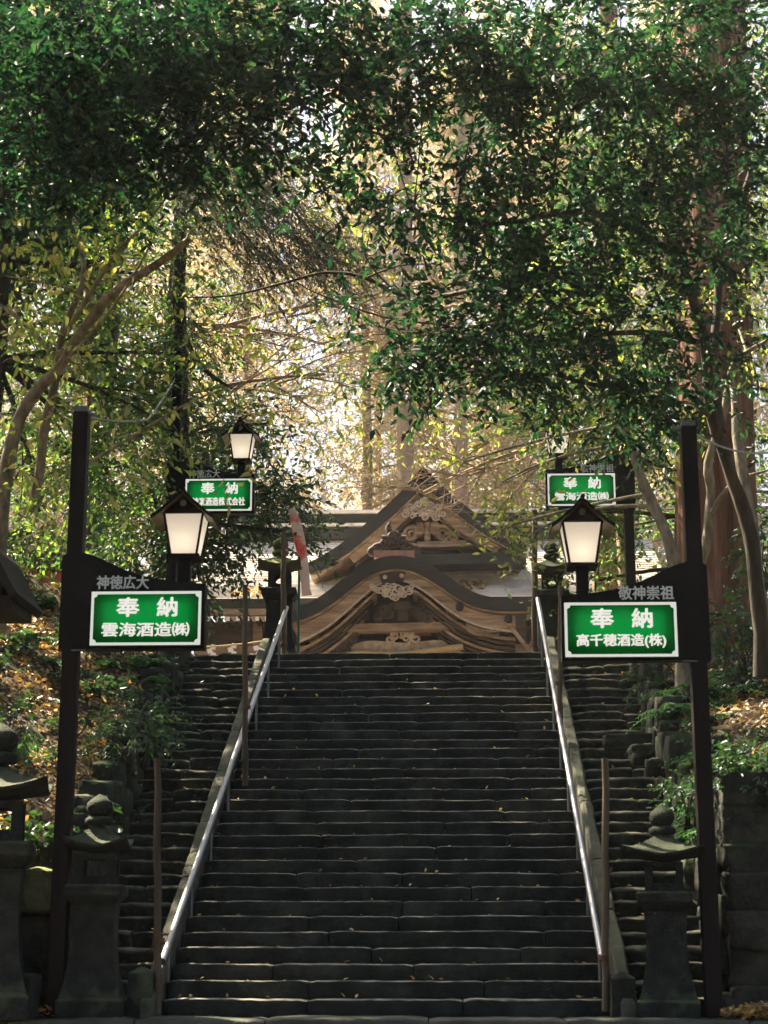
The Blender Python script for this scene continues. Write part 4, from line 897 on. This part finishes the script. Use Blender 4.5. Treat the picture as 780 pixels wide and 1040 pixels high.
# right: pale stems in front of the big cedar
st = [(W3((690, 745, 22), (694, 690, 22), (690, 610, 22), (676, 540, 22), (650, 480, 22), (632, 430, 22), (612, 370, 22)), [.17, .12, .095, .08, .066, .045, .02]),
      (W3((706, 600, 21.8), (716, 545, 21.6), (722, 500, 21.5), (718, 470, 21.4), (734, 420, 21.3), (745, 370, 21.2), (780, 345, 21)), [.08, .072, .065, .06, .052, .04, .02]),
      (W3((722, 520, 21.5), (745, 490, 21.3), (780, 478, 21)), [.04, .03, .015]),
      (W3((785, 690, 20.6), (772, 600, 20.6), (760, 500, 20.6), (748, 440, 20.7), (742, 380, 20.8)), [.09, .085, .075, .06, .03])]
blobs = [pxblob(*a) for a in ((640, 300, 55, 60, 23, .8, 40), (690, 400, 50, 40, 22.5, .7, 34), (610, 420, 50, 40, 23, .7, 44), (740, 310, 40, 50, 22, .6, 34), (510, 490, 45, 38, 24, .6, 34), (545, 540, 26, 30, 24, .4, 22), (500, 540, 24, 18, 24, .3, 12), (740, 120, 50, 60, 24, .8, 50), (470, 470, 30, 20, 24, .3, 12))]
tree('young_tree', 'pale stemmed crooked tree with lit green leaves before the big cedar', tuple(at(690, 745, 22)), st, blobs, M['palebark'], M['leaf_yellow'], leaf=.115, nl=7, L=(.4, .8), limb=.03, sub=3)
# right mid-green tree filling between
blobs = [pxblob(*a) for a in ((600, 350, 70, 60, 26, 1, 110), (680, 320, 70, 70, 26, 1, 110), (560, 440, 60, 50, 26, .9, 90), (640, 460, 60, 50, 25.5, .9, 90), (740, 200, 60, 80, 27, 1, 110), (640, 210, 70, 70, 27, 1, 100), (590, 520, 40, 35, 26, .7, 50), (540, 330, 50, 60, 27, .9, 70), (750, 60, 60, 70, 27, 1, 80), (605, 590, 30, 50, 26.5, .6, 40), (560, 60, 90, 60, 28, 1.2, 80), (770, 400, 40, 60, 26, .8, 45))]
tree('broadleaf_tree', 'mid green sunlit tree behind the right rear lit sign', (5.6, 26.5, 4.6), [([(5.4, 26.5, 4.2), (5.2, 26.5, 7), (4.6, 26.4, 10), (4.0, 26.5, 14)], [.16, .14, .11, .04])], blobs, M['darkbark'], M['leaf_mid'], dens=1.8, leaf=.11, nl=9, L=(.4, .8), limb=.05, sub=4)
# conifer with grey-green hanging sprays, upper left of centre
def conifer_chunks(regs):
    out = []
    for px, py, rx, ry, Y, n in regs:
        c, r3, _ = pxblob(px, py, rx, ry, Y, .7, n); P = c + RNG.normal(0, .5, (n, 3)) * np.array(r3); D = RNG.normal(0, .35, (n, 3)) + np.array([.75, -.1, -.45]); out += spray_chunks(P, D, RNG.uniform(.5, 1.0, n), 26, .10, .22, .3, .25, True, .006, .35, .1)
    return out
ex = conifer_chunks([(230, 180, 60, 30, 24, 90), (270, 210, 70, 36, 24, 110), (310, 245, 55, 32, 24, 80), (200, 215, 40, 36, 24, 60), (255, 262, 50, 28, 24, 50), (345, 270, 30, 22, 24, 20), (220, 130, 60, 30, 24, 50), (180, 160, 50, 40, 24, 50), (200, 330, 40, 40, 25.5, 30), (170, 420, 40, 50, 25.5, 30)])
st = [(W3((186, 640, 26), (184, 480, 26), (182, 330, 26), (184, 200, 26), (182, 0, 26), (182, -160, 26)), [.13, .12, .11, .10, .08, .05]),
      (W3((183, 330, 26), (205, 372, 25.5), (235, 395, 25)), [.05, .04, .02]), (W3((184, 170, 26), (230, 160, 25), (290, 205, 24), (335, 262, 24)), [.06, .045, .03, .01]), (W3((184, 200, 26), (215, 210, 25), (250, 240, 24), (280, 280, 24)), [.045, .035, .02, .01])]
tree('conifer_tree', 'thin conifer with grey green drooping sprays left of centre', tuple(at(186, 640, 26)), st, [], M['darkbark'], M['needle'], extra=ex, limbs=False)
# bare tree with tan twigs in the gap above the hall
def bare_branches(b, p, d, L, r, lvl, rnd):
    pts = [p]; q = p.copy(); dd = d.copy()
    for k in range(5):
        dd = (dd + Vector((rnd.uniform(-.3, .3), rnd.uniform(-.2, .2), rnd.uniform(-.25, .22)))).normalized(); q = q + dd * L / 5; pts.append(q.copy())
    b.tube(pts, list(np.linspace(r, r * .45, 6)), 5, caps=False)
    if lvl > 0:
        for k in range(4 if lvl > 1 else 3):
            i = rnd.randint(2, 5); a = Vector((rnd.uniform(-1, 1), rnd.uniform(-.7, .7), rnd.uniform(-.5, .8))); bare_branches(b, pts[i], (dd * .6 + a * .8).normalized(), L * rnd.uniform(.5, .8), r * .5, lvl - 1, rnd)
rnd = random.Random(5)
bt = empty('bare_tree', tuple(at(600, 640, 31)), 'nearly bare tree with tan twigs and sparse yellowing leaves reaching across the hall gable', 'tree'); b = MB()
for a, c, L, r in (((640, 400, 31), (480, 455, 31), 3.2, .06), ((620, 300, 31), (420, 320, 31), 4.0, .06), ((620, 350, 31), (380, 380, 31), 4.2, .055), ((600, 440, 31), (430, 500, 31), 2.8, .05), ((120, 420, 30), (330, 380, 30), 3.4, .05), ((140, 360, 30), (380, 300, 30), 4.2, .05), ((160, 330, 30), (330, 350, 30), 3.0, .045)):
    A, Cc = Vector(at(*a)), Vector(at(*c)); 
    if a[0] > 300: pass
    b.tube(bez(A, Cc, Vector((0, 0, .3))), list(np.linspace(r, r * .5, 9)), 6)
    for k in range(7): bare_branches(b, A.lerp(Cc, rnd.uniform(.25, 1.0)), ((Cc - A).normalized() + Vector((rnd.uniform(-.5, .5), rnd.uniform(-.4, .4), rnd.uniform(-.6, .6)))).normalized(), rnd.uniform(.8, 1.8), r * .45, 2, rnd)
b.tube(W3((640, 720, 31), (636, 560, 31), (625, 430, 31), (615, 300, 31), (600, 150, 31)), [.2, .17, .14, .1, .05], 10, wob=.1)
b.build('trunk', M['tanbark'], bt)
link('crown', quads_mesh('crown', sparse([(280, 330, 90, 70, 30, 70), (370, 290, 90, 80, 30.5, 60), (300, 420, 80, 50, 30, 60), (420, 400, 80, 70, 31, 60), (350, 190, 80, 70, 31, 60, 'd'), (470, 440, 60, 40, 31, 40), (570, 330, 70, 90, 30, 60, 'd'), (620, 430, 60, 50, 30, 50, 'd')], .14, RNG, 30), [M['leaf_yellow'], M['tanbark']]), bt)
# one long dark bare bough across the bright gap
b = MB(); b.tube([Vector(p) for p in smooth_curve(W3((455, 300, 19), (420, 305, 19), (370, 282, 19), (330, 277, 19), (290, 287, 19), (235, 300, 19), (190, 302, 19)), 5)], list(np.linspace(.03, .008, 31)), 6)
for a in (((420, 305, 19), (395, 290, 19), (372, 262, 19), (368, 235, 19), (378, 215, 19)), ((370, 283, 19), (405, 270, 19), (440, 268, 19)), ((455, 330, 19), (390, 322, 19), (320, 297, 19), (300, 285, 19)), ((500, 290, 18.4), (455, 300, 19))):
    c = smooth_curve(W3(*a), 4); b.tube([Vector(p) for p in c], list(np.linspace(.016 if len(a) > 2 else .035, .006 if len(a) > 2 else .03, len(c))), 5)
o = b.build('limb', M['darkbark']); tr = [q for q in COL.objects if q.name == 'evergreen_tree'][0]; mw = o.matrix_world.copy(); o.parent = tr; o.matrix_local = Matrix.Translation(-tr.location)

# ------------------------------------------------------------------ middle distance
mids = [('broadleaf_tree', 'leafy green tree on the left bank behind the left front sign', -6.6, 25, 13, M['leaf_mid'],
         [(40, 520, 60, 60, 25, 1, 90), (110, 480, 60, 60, 25, 1, 90), (70, 420, 70, 60, 25.5, 1, 90), (150, 420, 50, 50, 25, .9, 60), (30, 330, 60, 60, 26, 1, 70), (110, 350, 60, 60, 26, 1, 70), (190, 360, 40, 60, 26, .8, 40), (60, 250, 70, 60, 26, 1, 70), (150, 280, 50, 50, 26, .8, 50)]),
        ('broadleaf_tree', 'dense dark green tree behind the left rear lit sign', -4.4, 29, 12, M['leaf_glossy'],
         [(150, 560, 40, 50, 28, .8, 110), (182, 590, 30, 32, 28, .7, 80), (212, 545, 34, 28, 28, .7, 80), (150, 500, 45, 40, 28, .8, 90), (242, 525, 34, 22, 28, .6, 60), (255, 480, 40, 36, 28.5, .7, 60), (280, 500, 30, 26, 28.5, .5, 36), (215, 430, 50, 40, 29, .8, 70), (160, 440, 40, 40, 29, .8, 50), (270, 430, 30, 30, 29, .6, 26), (290, 540, 24, 16, 28, .3, 20), (150, 620, 26, 30, 28, .4, 40)]),
        ('broadleaf_tree', 'tall green tree on the far left bank under the dark boughs', -10, 33, 18, M['leaf_mid'],
         [(20, 420, 60, 80, 33, 1.4, 120), (90, 360, 70, 80, 33, 1.4, 120), (30, 270, 70, 80, 34, 1.4, 120), (120, 260, 60, 70, 34, 1.3, 90), (60, 160, 80, 70, 34, 1.5, 120), (150, 160, 60, 60, 34, 1.2, 80), (210, 330, 40, 60, 34, 1, 50), (20, 560, 50, 50, 32, 1.2, 90)]),
        ('broadleaf_tree', 'tall green tree at the far right beyond the big cedar', 9.6, 34, 18, M['leaf_mid'],
         [(750, 500, 50, 60, 33, 1.3, 70), (640, 540, 50, 50, 34, 1, 40), (760, 250, 50, 90, 34, 1.4, 90), (690, 180, 70, 80, 35, 1.4, 110), (620, 110, 70, 70, 35, 1.4, 90), (580, 260, 60, 70, 35, 1.2, 70), (770, 620, 40, 60, 32, 1.2, 60)])]
for nm, lab, X, Y, H_, mt, bl in mids:
    z0 = gz(X, Y); st = [([(X, Y, z0 - .3), (X + .2, Y, z0 + H_ * .3), (X + .1, Y, z0 + H_ * .6), (X + .5, Y, z0 + H_)], [.22, .18, .14, .05])]
    tree(nm, lab, (X, Y, z0), st, [pxblob(*a) for a in bl], M['darkbark'], mt, dens=1.7, leaf=.125, nl=9, L=(.5, 1.0), limb=.05, sub=4, twig=.005)
tree('evergreen_tree', 'high dark crowned tree over the left side of the steps', (-6.0, 30, gz(-6, 30)), [([(-6, 30, gz(-6, 30) - .3), (-5.8, 30, 9), (-5.6, 30, 14), (-5.5, 30, 19)], [.25, .2, .15, .05])],
     [pxblob(*a) for a in ((100, 190, 70, 60, 29, 1.4, 190), (180, 150, 60, 60, 29, 1.3, 150), (40, 150, 60, 60, 29, 1.4, 150), (120, 80, 90, 60, 29, 1.5, 210), (230, 70, 60, 60, 29, 1.3, 150), (60, 20, 80, 60, 29, 1.5, 170), (180, 0, 80, 60, 29, 1.5, 170), (120, -70, 100, 60, 29, 1.6, 170), (270, 10, 50, 50, 29, 1.2, 90))], M['darkbark'], M['leaf_mid'], 'trees leaning over the steps', leaf=.13, nl=10, L=(.45, .9), limb=.06, sub=4, dens=.9)
# cedars
def cedar(label, px, ybase, Y, wpx, ytop=-400, buttress=1.35, lean=0, crown=True, mat='cedar'):
    k = pxm(Y); r = wpx / k / 2; p0 = at(px, ybase, Y); z0 = p0[2]; top = at(px + lean, ytop, Y)
    t = empty('cedar_tree', tuple(p0), label, 'tree', 'tall cedars around the hall'); b = MB(); pts = []; rad = []
    for i in range(15):
        u = i / 14; pts.append((p0[0] + (top[0] - p0[0]) * u, Y, z0 - .4 + (top[2] - z0) * u)); rad.append(r * (1 + (buttress - 1) * (1 - u) ** 10) * (1 - .35 * u))
    # fluted bark
    vs = []; fs = []; n = 40
    for i, (p, rr) in enumerate(zip(pts, rad)):
        for j in range(n):
            a = 2 * math.pi * j / n; f = 1 + .06 * math.sin(a * 7 + i * .2 + px) + .035 * math.sin(a * 17 + i * .4) + .02 * math.sin(a * 20 - i * .7) + (.10 * math.sin(a * 5 + px) if i < 2 else 0)
            vs.append((p[0] + math.cos(a) * rr * f, p[1] + math.sin(a) * rr * f, p[2]))
    for i in range(14):
        for j in range(n): j2 = (j + 1) % n; fs.append((i * n + j, i * n + j2, (i + 1) * n + j2, (i + 1) * n + j))
    b.add(vs, fs, 0, True); b.build('trunk', M[mat], t)
    if crown:
        ch = []; nb = 240; h0 = z0 + (top[2] - z0) * .45; u = RNG.uniform(0, 1, nb); a = RNG.uniform(0, 6.28, nb); rr = (2.8 * (1 - u * .7)) * RNG.uniform(.2, 1, nb); P = np.stack([top[0] + np.cos(a) * rr, Y + np.sin(a) * rr, h0 + u * (top[2] - h0) * 1.15], 1)
        ch = spray_chunks(P, np.stack([np.cos(a), np.sin(a), -.35 + 0 * a], 1), RNG.uniform(.7, 1.3, nb), 22, .2, .3, .3, .25, True, .01, .35)
        link('crown', quads_mesh('crown', ch, [M['needle'], M['twig']]), t)
cedar('massive reddish barked cedar on the right bank beyond the right sign pole', 727, 712, 24, 80)
cedar('slimmer sunlit cedar trunk left of the massive cedar on the right', 698, 700, 26, 26, crown=False)
cedar('brown cedar trunk rising behind the right lamp', 617, 640, 37, 24)
cedar('thick cedar trunk upper left behind the pale limbed tree', 97, 600, 34, 22)
cedar('pale cedar trunk standing behind the hall left of its gable apex', 412, 640, 72, 17, crown=False, mat='tanbark')
cedar('far cedar trunk seen above the hall right of the gable', 468, 640, 70, 12, crown=False, mat='tanbark')

# ------------------------------------------------------------------ pale sunlit wood behind the hall
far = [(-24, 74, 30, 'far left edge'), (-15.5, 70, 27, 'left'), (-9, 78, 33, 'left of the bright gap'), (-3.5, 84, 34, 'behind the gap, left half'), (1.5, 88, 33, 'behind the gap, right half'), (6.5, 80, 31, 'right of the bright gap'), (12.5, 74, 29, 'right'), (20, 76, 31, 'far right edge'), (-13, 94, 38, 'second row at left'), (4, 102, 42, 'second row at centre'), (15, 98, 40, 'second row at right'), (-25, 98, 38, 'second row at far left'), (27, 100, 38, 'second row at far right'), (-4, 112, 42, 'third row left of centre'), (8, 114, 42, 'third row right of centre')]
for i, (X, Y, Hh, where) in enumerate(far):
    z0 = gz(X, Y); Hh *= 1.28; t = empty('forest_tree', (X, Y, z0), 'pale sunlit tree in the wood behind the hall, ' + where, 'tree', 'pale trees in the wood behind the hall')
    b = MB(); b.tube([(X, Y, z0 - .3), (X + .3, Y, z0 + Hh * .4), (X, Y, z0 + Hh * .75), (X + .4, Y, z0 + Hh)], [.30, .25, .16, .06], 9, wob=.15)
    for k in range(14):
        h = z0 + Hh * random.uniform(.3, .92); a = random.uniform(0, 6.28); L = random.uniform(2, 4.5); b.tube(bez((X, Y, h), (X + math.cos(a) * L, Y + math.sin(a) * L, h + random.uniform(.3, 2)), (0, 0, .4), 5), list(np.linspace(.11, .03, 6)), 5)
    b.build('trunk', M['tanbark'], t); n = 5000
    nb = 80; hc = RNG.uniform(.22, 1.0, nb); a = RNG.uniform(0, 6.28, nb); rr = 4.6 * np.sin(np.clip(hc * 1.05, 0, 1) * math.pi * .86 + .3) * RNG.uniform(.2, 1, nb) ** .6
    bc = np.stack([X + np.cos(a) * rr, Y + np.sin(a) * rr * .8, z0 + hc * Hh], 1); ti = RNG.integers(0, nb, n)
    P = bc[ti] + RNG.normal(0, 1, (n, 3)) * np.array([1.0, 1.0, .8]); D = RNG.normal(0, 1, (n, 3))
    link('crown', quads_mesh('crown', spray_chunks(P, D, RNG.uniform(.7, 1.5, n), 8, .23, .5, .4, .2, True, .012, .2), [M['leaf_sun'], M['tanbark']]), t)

# ------------------------------------------------------------------ more trees of the wood, added out of frame with crowns shaped to shade the stair
for X, Y, zc, r3, n, lab in ((-6.9, 23.4, 12.8, (2.6, 4.2, 1.7), 900, 'low spreading added shade tree on the left bank outside the photo'), (-10, 16, 14, (3.0, 3.6, 6), 900, 'tall dense added shade tree on the left bank outside the photo'),
                           (-10, 9, 13, (3.5, 3.6, 8), 1200, 'tall added shade tree on the left, nearer the viewer, outside the photo'), (-5, 8, 13, (4.6, 5, 4), 1100, 'added shade tree over the viewer at left'), (5, 8, 13, (4.6, 5, 4), 1100, 'added shade tree over the viewer at right'),
                           (-5, -1, 10, (5, 4, 5.5), 900, 'added shade tree behind the viewer at left'), (5, -1, 10, (5, 4, 5.5), 900, 'added shade tree behind the viewer at right'), (0, -8, 11, (7, 4, 8), 900, 'tall added shade tree far behind the viewer'), (11, 13, 11, (4, 5, 6), 900, 'added shade tree on the right bank outside the photo'), (10.5, 21, 12, (3, 4, 5), 600, 'added shade tree beyond the massive cedar outside the photo')):
    z0 = gz(X, Y); P = np.array([X, Y, zc]) + in_ball(n, hollow=.2) * np.array(r3); Hh = zc - z0 + r3[2] * .6
    t = empty('added_shade_tree', (X, Y, z0), lab, 'tree'); b = MB(); b.tube([(X, Y, z0 - .3), (X, Y, z0 + Hh * .5), (X + .3, Y, z0 + Hh * .85)], [.3, .22, .08], 9, wob=.1); b.build('trunk', M['darkbark'], t)
    link('crown', quads_mesh('crown', spray_chunks(P, RNG.normal(0, 1, (n, 3)), RNG.uniform(.7, 1.3, n), 10, .26, .5, .5, .2, True, .008, .2), [M['leaf_dark'], M['twig']]), t)

# ------------------------------------------------------------------ ground litter and low plants
def litter(n, xr, yr, sx, size, off=.012):
    X = sx * (RNG.uniform(*xr, n)); Y = RNG.uniform(*yr, n); X = X + sx * (edge_x(Y)); keep = np.array([noise.noise(Vector((a * 1.5, c * 1.5, 3.0))) + .5 * noise.noise(Vector((a * 4, c * 4, 7.0))) for a, c in zip(X, Y)]) > RNG.uniform(-.55, .25, n); X, Y = X[keep], Y[keep]; n = len(X); Z = ground_z(X, Y) + off + RNG.uniform(0, .03, n)
    e = .05; gx = (ground_z(X + e, Y) - ground_z(X - e, Y)) / (2 * e); gy = (ground_z(X, Y + e) - ground_z(X, Y - e)) / (2 * e)
    Nn = unit(np.stack([-gx, -gy, np.ones(n)], 1) + RNG.normal(0, .45, (n, 3))); D = np.cross(Nn, RNG.normal(0, 1, (n, 3)))
    return leaf_arrays(np.stack([X, Y, Z], 1), D, Nn, size * RNG.uniform(.6, 1.3, n), .5, .5, -.15)
ch = []
for args in ((15000, (.1, 3.2), (16.45, 24), -1, .085), (9000, (.3, 6), (20, 31), -1, .095), (15000, (.1, 3.2), (16.6, 24.5), 1, .085), (8000, (.3, 6), (20, 31), 1, .095)):
    V, F = litter(*args); ch.append((V, F, 0))
# drifts at the foot of the walls and a few leaves on the treads
def drop(n, xf, yf, zf, s):
    X = xf(n); Y = yf(n); Z = zf(X, Y); Nn = unit(np.array([0, 0, 1.0]) + RNG.normal(0, .4, (n, 3))); D = np.cross(Nn, RNG.normal(0, 1, (n, 3))); V, F = leaf_arrays(np.stack([X, Y, Z], 1), D, Nn, s * RNG.uniform(.6, 1.2, n), .5, .5, -.15); ch.append((V, F, 0))
drop(700, lambda n: RNG.uniform(2.98, 4.2, n), lambda n: RNG.uniform(15.62, 16.1, n), lambda X, Y: .02 + np.clip((X - 2.8) * .16, 0, .4) * RNG.uniform(0, 1, len(X)) + .0 * Y, .085)
drop(160, lambda n: RNG.uniform(-3.6, -3.0, n), lambda n: RNG.uniform(15.65, 16.05, n), lambda X, Y: .02 + RNG.uniform(0, .08, len(X)), .08)
tr_, rs_ = RUN / NST, RISE / NST
def on_step(X, Y): return np.floor((Y - Y0) / tr_) * rs_ + rs_ + .012
drop(420, lambda n: RNG.uniform(-3.3, 3.3, n), lambda n: Y0 + RNG.integers(0, 32, n) * tr_ + RNG.uniform(.03, .27, n), on_step, .06)
lo_ = link('fallen_leaves', quads_mesh('fallen_leaves', ch, [M['litter']])); lo_['kind'] = 'stuff'
# drifts of leaves lying on the roofs
ch2 = []
def roofdrift(px0, px1, py0, py1, n, Yg):
    P = []
    for _ in range(n):
        u = random.random(); py = random.uniform(py0, py1); px = random.uniform(px0, px1); uu = (606 - py) / (606 - 548); y = YE + (YR - YE) * max(.02, uu * .9); f = (y - YE) / (YR - YE); z = ze + (zr - ze) * (f - .10 * math.sin(math.pi * f)) + random.uniform(.02, .09); p = at(px, py, y); P.append((p[0], y, z))
    P = np.array(P); Nn = unit(np.array([0, -.4, 1.0]) + RNG.normal(0, .5, (n, 3))); V, F = leaf_arrays(P, np.cross(Nn, RNG.normal(0, 1, (n, 3))), Nn, .14 * RNG.uniform(.6, 1.3, n), .55, .5, -.1); ch2.append((V, F, 0))
roofdrift(236, 272, 592, 606, 130, 0); roofdrift(459, 490, 583, 597, 150, 0)
lr = link('roof_leaves', quads_mesh('roof_leaves', ch2, [M['litter']])); lr['kind'] = 'stuff'

def fern_mesh():
    P, D, Nn, Ln = [], [], [], []; rng = np.random.default_rng(3)
    for k in range(13):
        a = rng.uniform(0, 6.28); L = rng.uniform(.35, .6); el = rng.uniform(.5, 1.1)
        for i in range(12):
            t = (i + 1) / 12; r = L * t * math.cos(el * (1 - t * .6)); z = L * (math.sin(el) * t - .75 * t * t)
            p = np.array([math.cos(a) * r, math.sin(a) * r, z + .05]); d = np.array([math.cos(a), math.sin(a), -.35]); s = np.array([-math.sin(a), math.cos(a), 0])
            for sg in (-1, 1): P.append(p); D.append(d * .5 + s * sg); Nn.append(np.array([0, 0, 1.0]) + rng.normal(0, .2, 3)); Ln.append(.13 * (1 - .75 * t) + .03)
    V, F = leaf_arrays(np.array(P), np.array(D), np.array(Nn), np.array(Ln), .3, .3, .25); return quads_mesh('fern', [(V, F, 0)], [M['fern']])
fm = fern_mesh()
rnd = random.Random(4)
def place_fern(x, y, s, label, group):
    o = bpy.data.objects.new('fern', fm); COL.objects.link(o); o.location = (x, y, gz(x, y) + .02); o.rotation_euler = (rnd.uniform(-.2, .2), rnd.uniform(-.2, .2), rnd.uniform(0, 6.28)); o.scale = (s, s, s); tag(o, label, 'fern', group)
for k in range(26):
    y = rnd.uniform(17, 22.5); x = float(edge_x(y)) + abs(rnd.gauss(0, .35)) + .02 if k < 16 else float(edge_x(y)) + rnd.uniform(.4, 2.0); place_fern(x, y, rnd.uniform(.7, 1.25), 'green fern among fallen leaves along the edge of the right bank', 'ferns on the right bank')
for k in range(12):
    y = rnd.uniform(18, 24); x = -(float(edge_x(y)) + rnd.uniform(.1, 1.8)); place_fern(x, y, rnd.uniform(.6, 1.0), 'green fern among fallen leaves on the left bank', 'ferns on the left bank')
def low_plant_mesh(seed):
    rng = np.random.default_rng(seed); n = 26; P = rng.normal(0, .10, (n, 3)); P[:, 2] = rng.uniform(.03, .22, n); D = rng.normal(0, 1, (n, 3)); D[:, 2] = rng.uniform(.0, .9, n)
    return quads_mesh('low_plant', spray_chunks(P, D, rng.uniform(.12, .28, n), 7, .075, .5, .6, .2, False, .003, .2, .3, rng), [M['leaf_glossy'], M['twig']])
lpm = [low_plant_mesh(k) for k in (1, 2, 3)]
def place_plant(x, y, s, label, group):
    o = bpy.data.objects.new('low_plant', rnd.choice(lpm)); COL.objects.link(o); o.location = (x, y, gz(x, y) - .01); o.rotation_euler = (0, 0, rnd.uniform(0, 6.28)); o.scale = (s, s, s); tag(o, label, 'plant', group)
for k in range(22):
    y = rnd.uniform(16.6, 24.5); x = -(float(edge_x(y)) + rnd.uniform(.0, 2.6)); place_plant(x, y, rnd.uniform(.7, 1.6), 'low dark leafy plant growing through the fallen leaves on the left bank', 'low plants on the left bank')
for k in range(34):
    y = rnd.uniform(16.7, 24.5); x = float(edge_x(y)) + rnd.uniform(.05, 2.4); place_plant(x, y, rnd.uniform(.7, 1.5), 'low dark leafy plant growing through the fallen leaves on the right bank', 'low plants on the right bank')
def shrub(label, c, r3, n, leaf=.075, mt='leaf_glossy'):
    c = np.array(c); r3 = np.array(r3); t = empty('shrub', (c[0], c[1], c[2] - r3[2]), label, 'shrub'); b = MB()
    for k in range(7): q = c + in_ball(1)[0] * r3 * .8; b.tube(bez((c[0] + random.uniform(-.1, .1), c[1], c[2] - r3[2] - .1), q, (0, 0, .1), 5), list(np.linspace(.016, .005, 6)), 5)
    b.build('stems', M['darkbark'], t)
    P = c + in_ball(n, hollow=.35) * r3; D = unit((P - c) / r3) + RNG.normal(0, .5, (n, 3))
    link('foliage', quads_mesh('foliage', spray_chunks(P, D, RNG.uniform(.15, .32, n), 9, leaf, .45, .5, .2, False, .003, .2), [M[mt], M['twig']]), t)
def sh(label, px, py, Y, rx, ry, n, leaf=.075, mt='leaf_glossy', dep=.4): k = pxm(Y); shrub(label, at(px, py, Y), (rx / k, dep, ry / k), n, leaf, mt)
sh('glossy shrub on the bank edge left of the rough left steps', 148, 730, 20.5, 34, 30, 90)
sh('dark low shrub by the left front sign post halfway up the left bank', 125, 745, 19.5, 34, 22, 60)
sh('dark shrub at the left edge above the left edge lantern', 10, 735, 18, 30, 30, 60)
sh('glossy shrub under the left front green sign', 100, 640, 22.5, 45, 18, 90)
sh('small shrub at the head of the rough left steps below the paper streamers', 165, 690, 24.5, 24, 22, 60)
sh('dark shrub spilling over the top of the tall block wall at right', 758, 790, 16.35, 40, 26, 110, .08)
sh('leafy shrub right of the right sign pole at the foot of the cedar', 755, 640, 22, 40, 34, 110, .09)
sh('small shrub left of the right sign pole on the right bank', 664, 690, 23, 24, 20, 50)
sh('leafy shrub at the right edge beside the cedar', 775, 560, 22, 26, 40, 70, .09)
sh('trailing shrub over the wall beside the right front lantern', 700, 805, 17.6, 18, 34, 34, .065, 'leaf_glossy')

# ------------------------------------------------------------------ air: morning haze filling the wood
HAZE = .0004
m, t, out = newmat('haze_air'); pv = N(t, 'VolumePrincipled'); pv.inputs['Density'].default_value = HAZE; pv.inputs['Color'].default_value = (.98, .95, .9, 1); pv.inputs['Anisotropy'].default_value = .35; t.links.new(pv.outputs[0], out.inputs['Volume'])
b = MB(); b.box((0, 100, 29), (320, 330, 64)); o = b.build('haze', m); o['kind'] = 'stuff'
